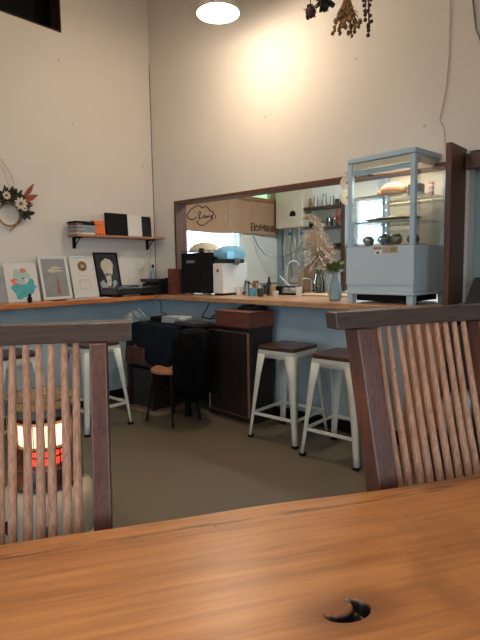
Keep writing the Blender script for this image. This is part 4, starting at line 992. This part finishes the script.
b_ = B(); b_.box(-.13,.13,-.09,.09,0,.03); solo('flat_player', b_, M['char'], 'flat dark grey device on the desk beside the books', 'device', loc=(-2.95+.0,2.83-.05,.7455), rot=(0,0,-.1), bevel=.006)
b_ = B(); b_.box(-.10,.10,-.07,.07,0,.06); solo('black_case', b_, M['black'], 'small black case at the left of the pile of books', 'case', loc=(-3.45,2.90,.7205), rot=(0,0,.1), bevel=.01)
b_ = B(); b_.tube([(-3.70+.0,3.07,.905),(-3.66,3.05,.86),(-3.60,3.0,.80),(-3.50,2.98,.79)], .004, 6); solo('black_cable', b_, M['black'], 'black cable dropping from the worktop at the desk corner', 'cable')
b_ = B(); b_.tube([(-2.98,3.0,.905),(-3.0,2.97,.84),(-3.0,2.93,.795),(-2.9,2.93,.785),(-2.76,2.94,.81),(-2.67,2.96,.845),(-2.72,2.97,.86),(-2.82,2.96,.84),(-2.90,2.94,.80)], .0055, 6); solo('black_cable', b_, M['black'], 'looped black cable under the worktop, left of the red-brown box', 'cable')
b_ = B()
for q in range(5):
    cx = -3.60+.03*rh.uniform(-1,1); cz = .755+.02*rh.uniform(-1,1); rr2 = .055+.02*q*.6
    b_.tube([(cx+rr2*math.cos(2*PI*k/24),2.66+.02*q-.02*math.sin(2*PI*k/12),cz+rr2*.6*math.sin(2*PI*k/24)+.02) for k in range(25)], .0026, 6)
b_.tube([(-3.57,2.62,.74),(-3.50,2.5,.66),(-3.42,2.45,.70)], .0026, 6)
solo('white_cable_coil', b_, M['cablew'], 'tangle of white cable at the left end of the black desk', 'cable')
# draped cloth over the desk front
b_ = B(); nx_, ny_ = 30, 22; G = []
rc = random.Random(9)
for i in range(nx_+1):
    row = []
    for j in range(ny_+1):
        x = -3.60+.60*i/nx_; u = j/ny_
        if u < .35: y, z = 2.86-.175*u/.35, .728
        else:
            q = (u-.35)/.65; y = 2.685-.10*math.sin(q*PI*.55)-.008*math.sin(x*17+q*3); z = .728-.36*q*(1-.25*abs(math.sin(x*6)))
        y += .006*math.sin(x*23+u*4)*(u>.3); z += .004*math.sin(x*21+u*9)+.004
        row.append(b_.bm.verts.new((x,y,z)))
    G.append(row)
for i in range(nx_):
    for j in range(ny_): b_._f([G[i][j],G[i+1][j],G[i+1][j+1],G[i][j+1]])
o = solo('dark_cloth', b_, M['fabricd'], 'dark blue cloth draped over the front of the black desk', 'cloth'); md = o.modifiers.new('solid','SOLIDIFY'); md.thickness = .008; md.offset = 1
# low chair with a jacket over its backrest
ck = thing('low_chair', 'small black-legged chair with a light wooden seat, a black jacket over its back', 'chair', (-3.01,2.60,0))
b_ = B(); b_.lathe([(.155,.395),(.165,.405),(.165,.42),(.155,.428)], n=36); mk('seat', b_, M['shelf'], ck)
for sx in (-1,1):
    for sy in (-1,1): b_ = B(); b_.tube([(sx*.10,sy*.10,.394),(sx*.155,sy*.145,0)], .009, 8); mk('leg', b_, M['black'], ck)
b_ = B(); b_.tube([(.125*math.cos(2*PI*k/32),.125*math.sin(2*PI*k/32)*1.0,.25) for k in range(33)], .005, 6); mk('foot_ring', b_, M['black'], ck)
b_ = B()
for sy in (-1,1): b_.tube([(.13,sy*.10,.40),(.20,sy*.10,.70)], .009, 8)
b_.box(.185,.205,-.13,.13,.62,.71); mk('backrest', b_, M['black'], ck)
b_ = B(); prof = [(.13,.24),(.15,.32),(.165,.45),(.17,.58),(.16,.66),(.13,.715),(.07,.735),(.02,.74)]
nn_ = 40; rings = []
for r, z in prof:
    ring = []
    for k in range(nn_):
        a = 2*PI*k/nn_; fold = 1+(.06*math.sin(7*a+z*4)+.04*math.sin(12*a-z*6))*(1 if z < .7 else .3)
        ring.append(b_.bm.verts.new((r*.80*fold*math.cos(a), r*1.0*fold*math.sin(a), z+(.03*math.sin(3*a) if z < .25 else 0))))
    rings.append(ring)
for a, c2 in zip(rings, rings[1:]):
    for k in range(nn_): b_._f([a[k],a[(k+1)%nn_],c2[(k+1)%nn_],c2[k]])
b_._f(rings[-1])
jk = solo('black_jacket', b_, M['fabricb'], 'black jacket hung over the back of the low chair by the dark cabinet', 'jacket', loc=(-2.80,2.63,.0))
md = jk.modifiers.new('solid','SOLIDIFY'); md.thickness = .006; md.offset = 1
# box under the desk
bx2 = thing('storage_box', 'dark open-fronted box on the floor under the desk', 'box', (-3.60,2.60,0), (0,0,.0))
b_ = B(); b_.box(0,.03,0,.36,.03,.42); b_.box(.31,.34,0,.36,.03,.42); b_.box(.03,.31,.34,.36,.03,.42); b_.box(.03,.31,0,.34,.39,.42); mk('carcass', b_, M['charwood'] if 'charwood' in M else M['darkcab'], bx2)
b_ = B(); b_.box(-.01,.42,-.02,.37,0,.029); mk('base_board', b_, M['edge'], bx2)
b_ = B(); b_.box(.04,.30,.03,.30,.031,.36); mk('inner_case', b_, M['char'], bx2)
b_ = B(); b_.box(-.12,.12,-.13,.13,0,.13)
for k in range(6): b_.ball((rh.uniform(-.08,.08),rh.uniform(-.1,.1),.13), .05, (1.2,1,.5), 10, .15)
solo('brown_bag', b_, P('dark_red_brown_cloth',(.09,.032,.022),.9,var=.4,bp=.4), 'crumpled dark red-brown bag on the box under the desk', 'bag', loc=(-3.44,2.70,.4205), bevel=.02)
b_ = B(); b_.ball((0,0,.0), .085, (.5,.85,1.0), 14, .06)
sbg = thing('blue_bag', 'sky-blue cloth bag hanging from the left end of the black desk', 'bag', (-3.775,2.80,.56))
mk('body', b_, M['fabricl'], sbg); b_ = B(); b_.tube([(-.0,-.04,.07),(.02,-.02,.15),(.07,0,.164),(.02,.02,.15),(.0,.05,.07)], .004, 6); mk('strap', b_, M['fabricl'], sbg)

# ------------------------------------------------------------------ behind the right chair
dc = thing('dark_device', 'dark slanted device on the worktop right of the wooden post', 'device', (-.90,3.20,.95))
b_ = B(); b_.prism([(0,0),(.17,0),(.17,.16),(.05,.165)], -.18, .18, 'x')
b_.bm.free(); b_ = B(); b_.hexa([(-.09,-.08,0),(.14,-.08,0),(.14,.09,0),(-.09,.09,0),(-.06,.0,.165),(.14,.0,.165),(.14,.09,.165),(-.06,.09,.165)]); mk('body', b_, M['char'], dc, bevel=.006)
b_ = B()
for k in range(3): b_.hexa([(-.05,-.062+.02*k-.004,.03+.042*k),(.13,-.062+.02*k-.004,.03+.042*k),(.13,-.055+.02*k-.004,.03+.042*k),(-.05,-.055+.02*k-.004,.03+.042*k),(-.05,-.060+.02*k-.004,.036+.042*k),(.13,-.060+.02*k-.004,.036+.042*k),(.13,-.052+.02*k-.004,.036+.042*k),(-.05,-.052+.02*k-.004,.036+.042*k)])
mk('button_strip', b_, M['char'], dc)
rc_ = thing('low_cabinet', 'tan wooden cabinet seen between the right chair slats', 'cabinet', (-1.20,2.78,0))
b_ = B(); b_.box(0,.20,0,.36,0,.86); mk('side_panel', b_, M['tanpanel'], rc_, bevel=.003)
b_ = B(); b_.box(.201,1.15,.10,.36,0,.86); mk('carcass', b_, M['darkcab'], rc_, bevel=.003)
b_ = B(); b_.box(.201,1.15,-.15,.099,0,.30); mk('step', b_, M['darkcab'], rc_, bevel=.003)
for k,(x,y,pr,mt,lb) in enumerate(((-.93,2.745,[(.05,0),(.055,.02),(.05,.14),(.03,.19),(.03,.21)],'steel','steel canister glimpsed between the right chair slats'),(-.83,2.70,[(.04,0),(.045,.02),(.045,.20),(.02,.25)],'dsteel','grey bottle glimpsed between the right chair slats'))):
    lathe_thing(['canister','bottle'][k], pr, M[mt], lb, ['canister','bottle'][k], (x,y,.3005))
b_ = B(); b_.box(-.07,.07,-.05,.05,0,.09); solo('white_box', b_, M['white'], 'small white box glimpsed low between the right chair slats', 'box', loc=(-1.06+.32,2.50,0.001), bevel=.004)

# ------------------------------------------------------------------ camera, light, world
yaw, pit, rol, f_ = .72228, -.10368, -.016295, 509.07
cy, sy = math.cos(yaw), math.sin(yaw)
fw = Vector((-sy*math.cos(pit), cy*math.cos(pit), math.sin(pit))); rt = Vector((cy,sy,0)); up = rt.cross(fw)
c_, s_ = math.cos(rol), math.sin(rol)
r2, u2 = c_*rt+s_*up, -s_*rt+c_*up
cam = bpy.data.cameras.new('camera'); co = bpy.data.objects.new('camera', cam); COL.objects.link(co)
mt = Matrix((r2,u2,-fw)).transposed().to_4x4(); mt.translation = Vector((0,0,1.2)); co.matrix_world = mt
cam.sensor_fit = 'VERTICAL'; cam.sensor_height = 24; cam.lens = 24*f_/640; cam.clip_start = .05
S.camera = co
w = bpy.data.worlds.new('overcast_sky'); S.world = w; w.use_nodes = True
bg = w.node_tree.nodes['Background']; bg.inputs['Color'].default_value = (.66,.84,1.0,1); bg.inputs['Strength'].default_value = 6.5
wt = w.node_tree; tcw = wt.nodes.new('ShaderNodeTexCoord'); sw = wt.nodes.new('ShaderNodeSeparateXYZ'); wt.links.new(tcw.outputs['Generated'], sw.inputs[0])
mz = wt.nodes.new('ShaderNodeMapRange'); mz.inputs[1].default_value = -.16; mz.inputs[2].default_value = -.06; wt.links.new(sw.outputs['Z'], mz.inputs[0])
wt.links.new(ramp(wt, mz.outputs[0], [(.0,(.08,.10,.09)),(1.0,(.70,.86,1.0))]), bg.inputs['Color'])
def area(name, loc, rot, sx, sy_, e, c, portal=False):
    l = bpy.data.lights.new(name, 'AREA'); l.shape = 'RECTANGLE'; l.size = sx; l.size_y = sy_; l.energy = e; l.color = c
    o = bpy.data.objects.new(name, l); COL.objects.link(o); o.location = loc; o.rotation_euler = rot
    if portal: l.cycles.is_portal = True
    return o
# portals help sampling of the sky through each window
area('window_portal', (2.78,-.15,1.5), (0,PI/2,0), 1.6, 2.1, 1, (1,1,1), True)
area('window_portal', (-.7,-2.98,1.5), (PI/2,0,0), 1.8, 1.6, 1, (1,1,1), True)
area('window_portal', (XL-.16,4.18,1.5), (0,-PI/2,0), .86, 1.12, 1, (1,1,1), True)
area('window_portal', (-2.23,YK+.16,1.7), (-PI/2,0,0), 1.6, .56, 1, (1,1,1), True)
area('added_kitchen_light', (-2.4,4.45,KZ-.062), (0,0,0), 1.1, .08, 30, (.95,1,.97))  # added fill under the unseen kitchen lamp
fl_ = area('added_fridge_light', (fx0+.26,fy0+.13,.95+.850), (.0,0,0), .34, .05, 2.2, (1,.90,.76)); fl_.rotation_euler = (.35,0,FR)  # added fill that lights the fridge's back panel
point('stove_glow', (hx,hy,.43), 3, (1,.38,.12), .03).location = (hx,hy,.53)
S.view_settings.view_transform = 'Standard'; S.view_settings.look = 'None'; S.view_settings.gamma = 1; S.view_settings.use_curve_mapping = False
S.view_settings.exposure = 0.0
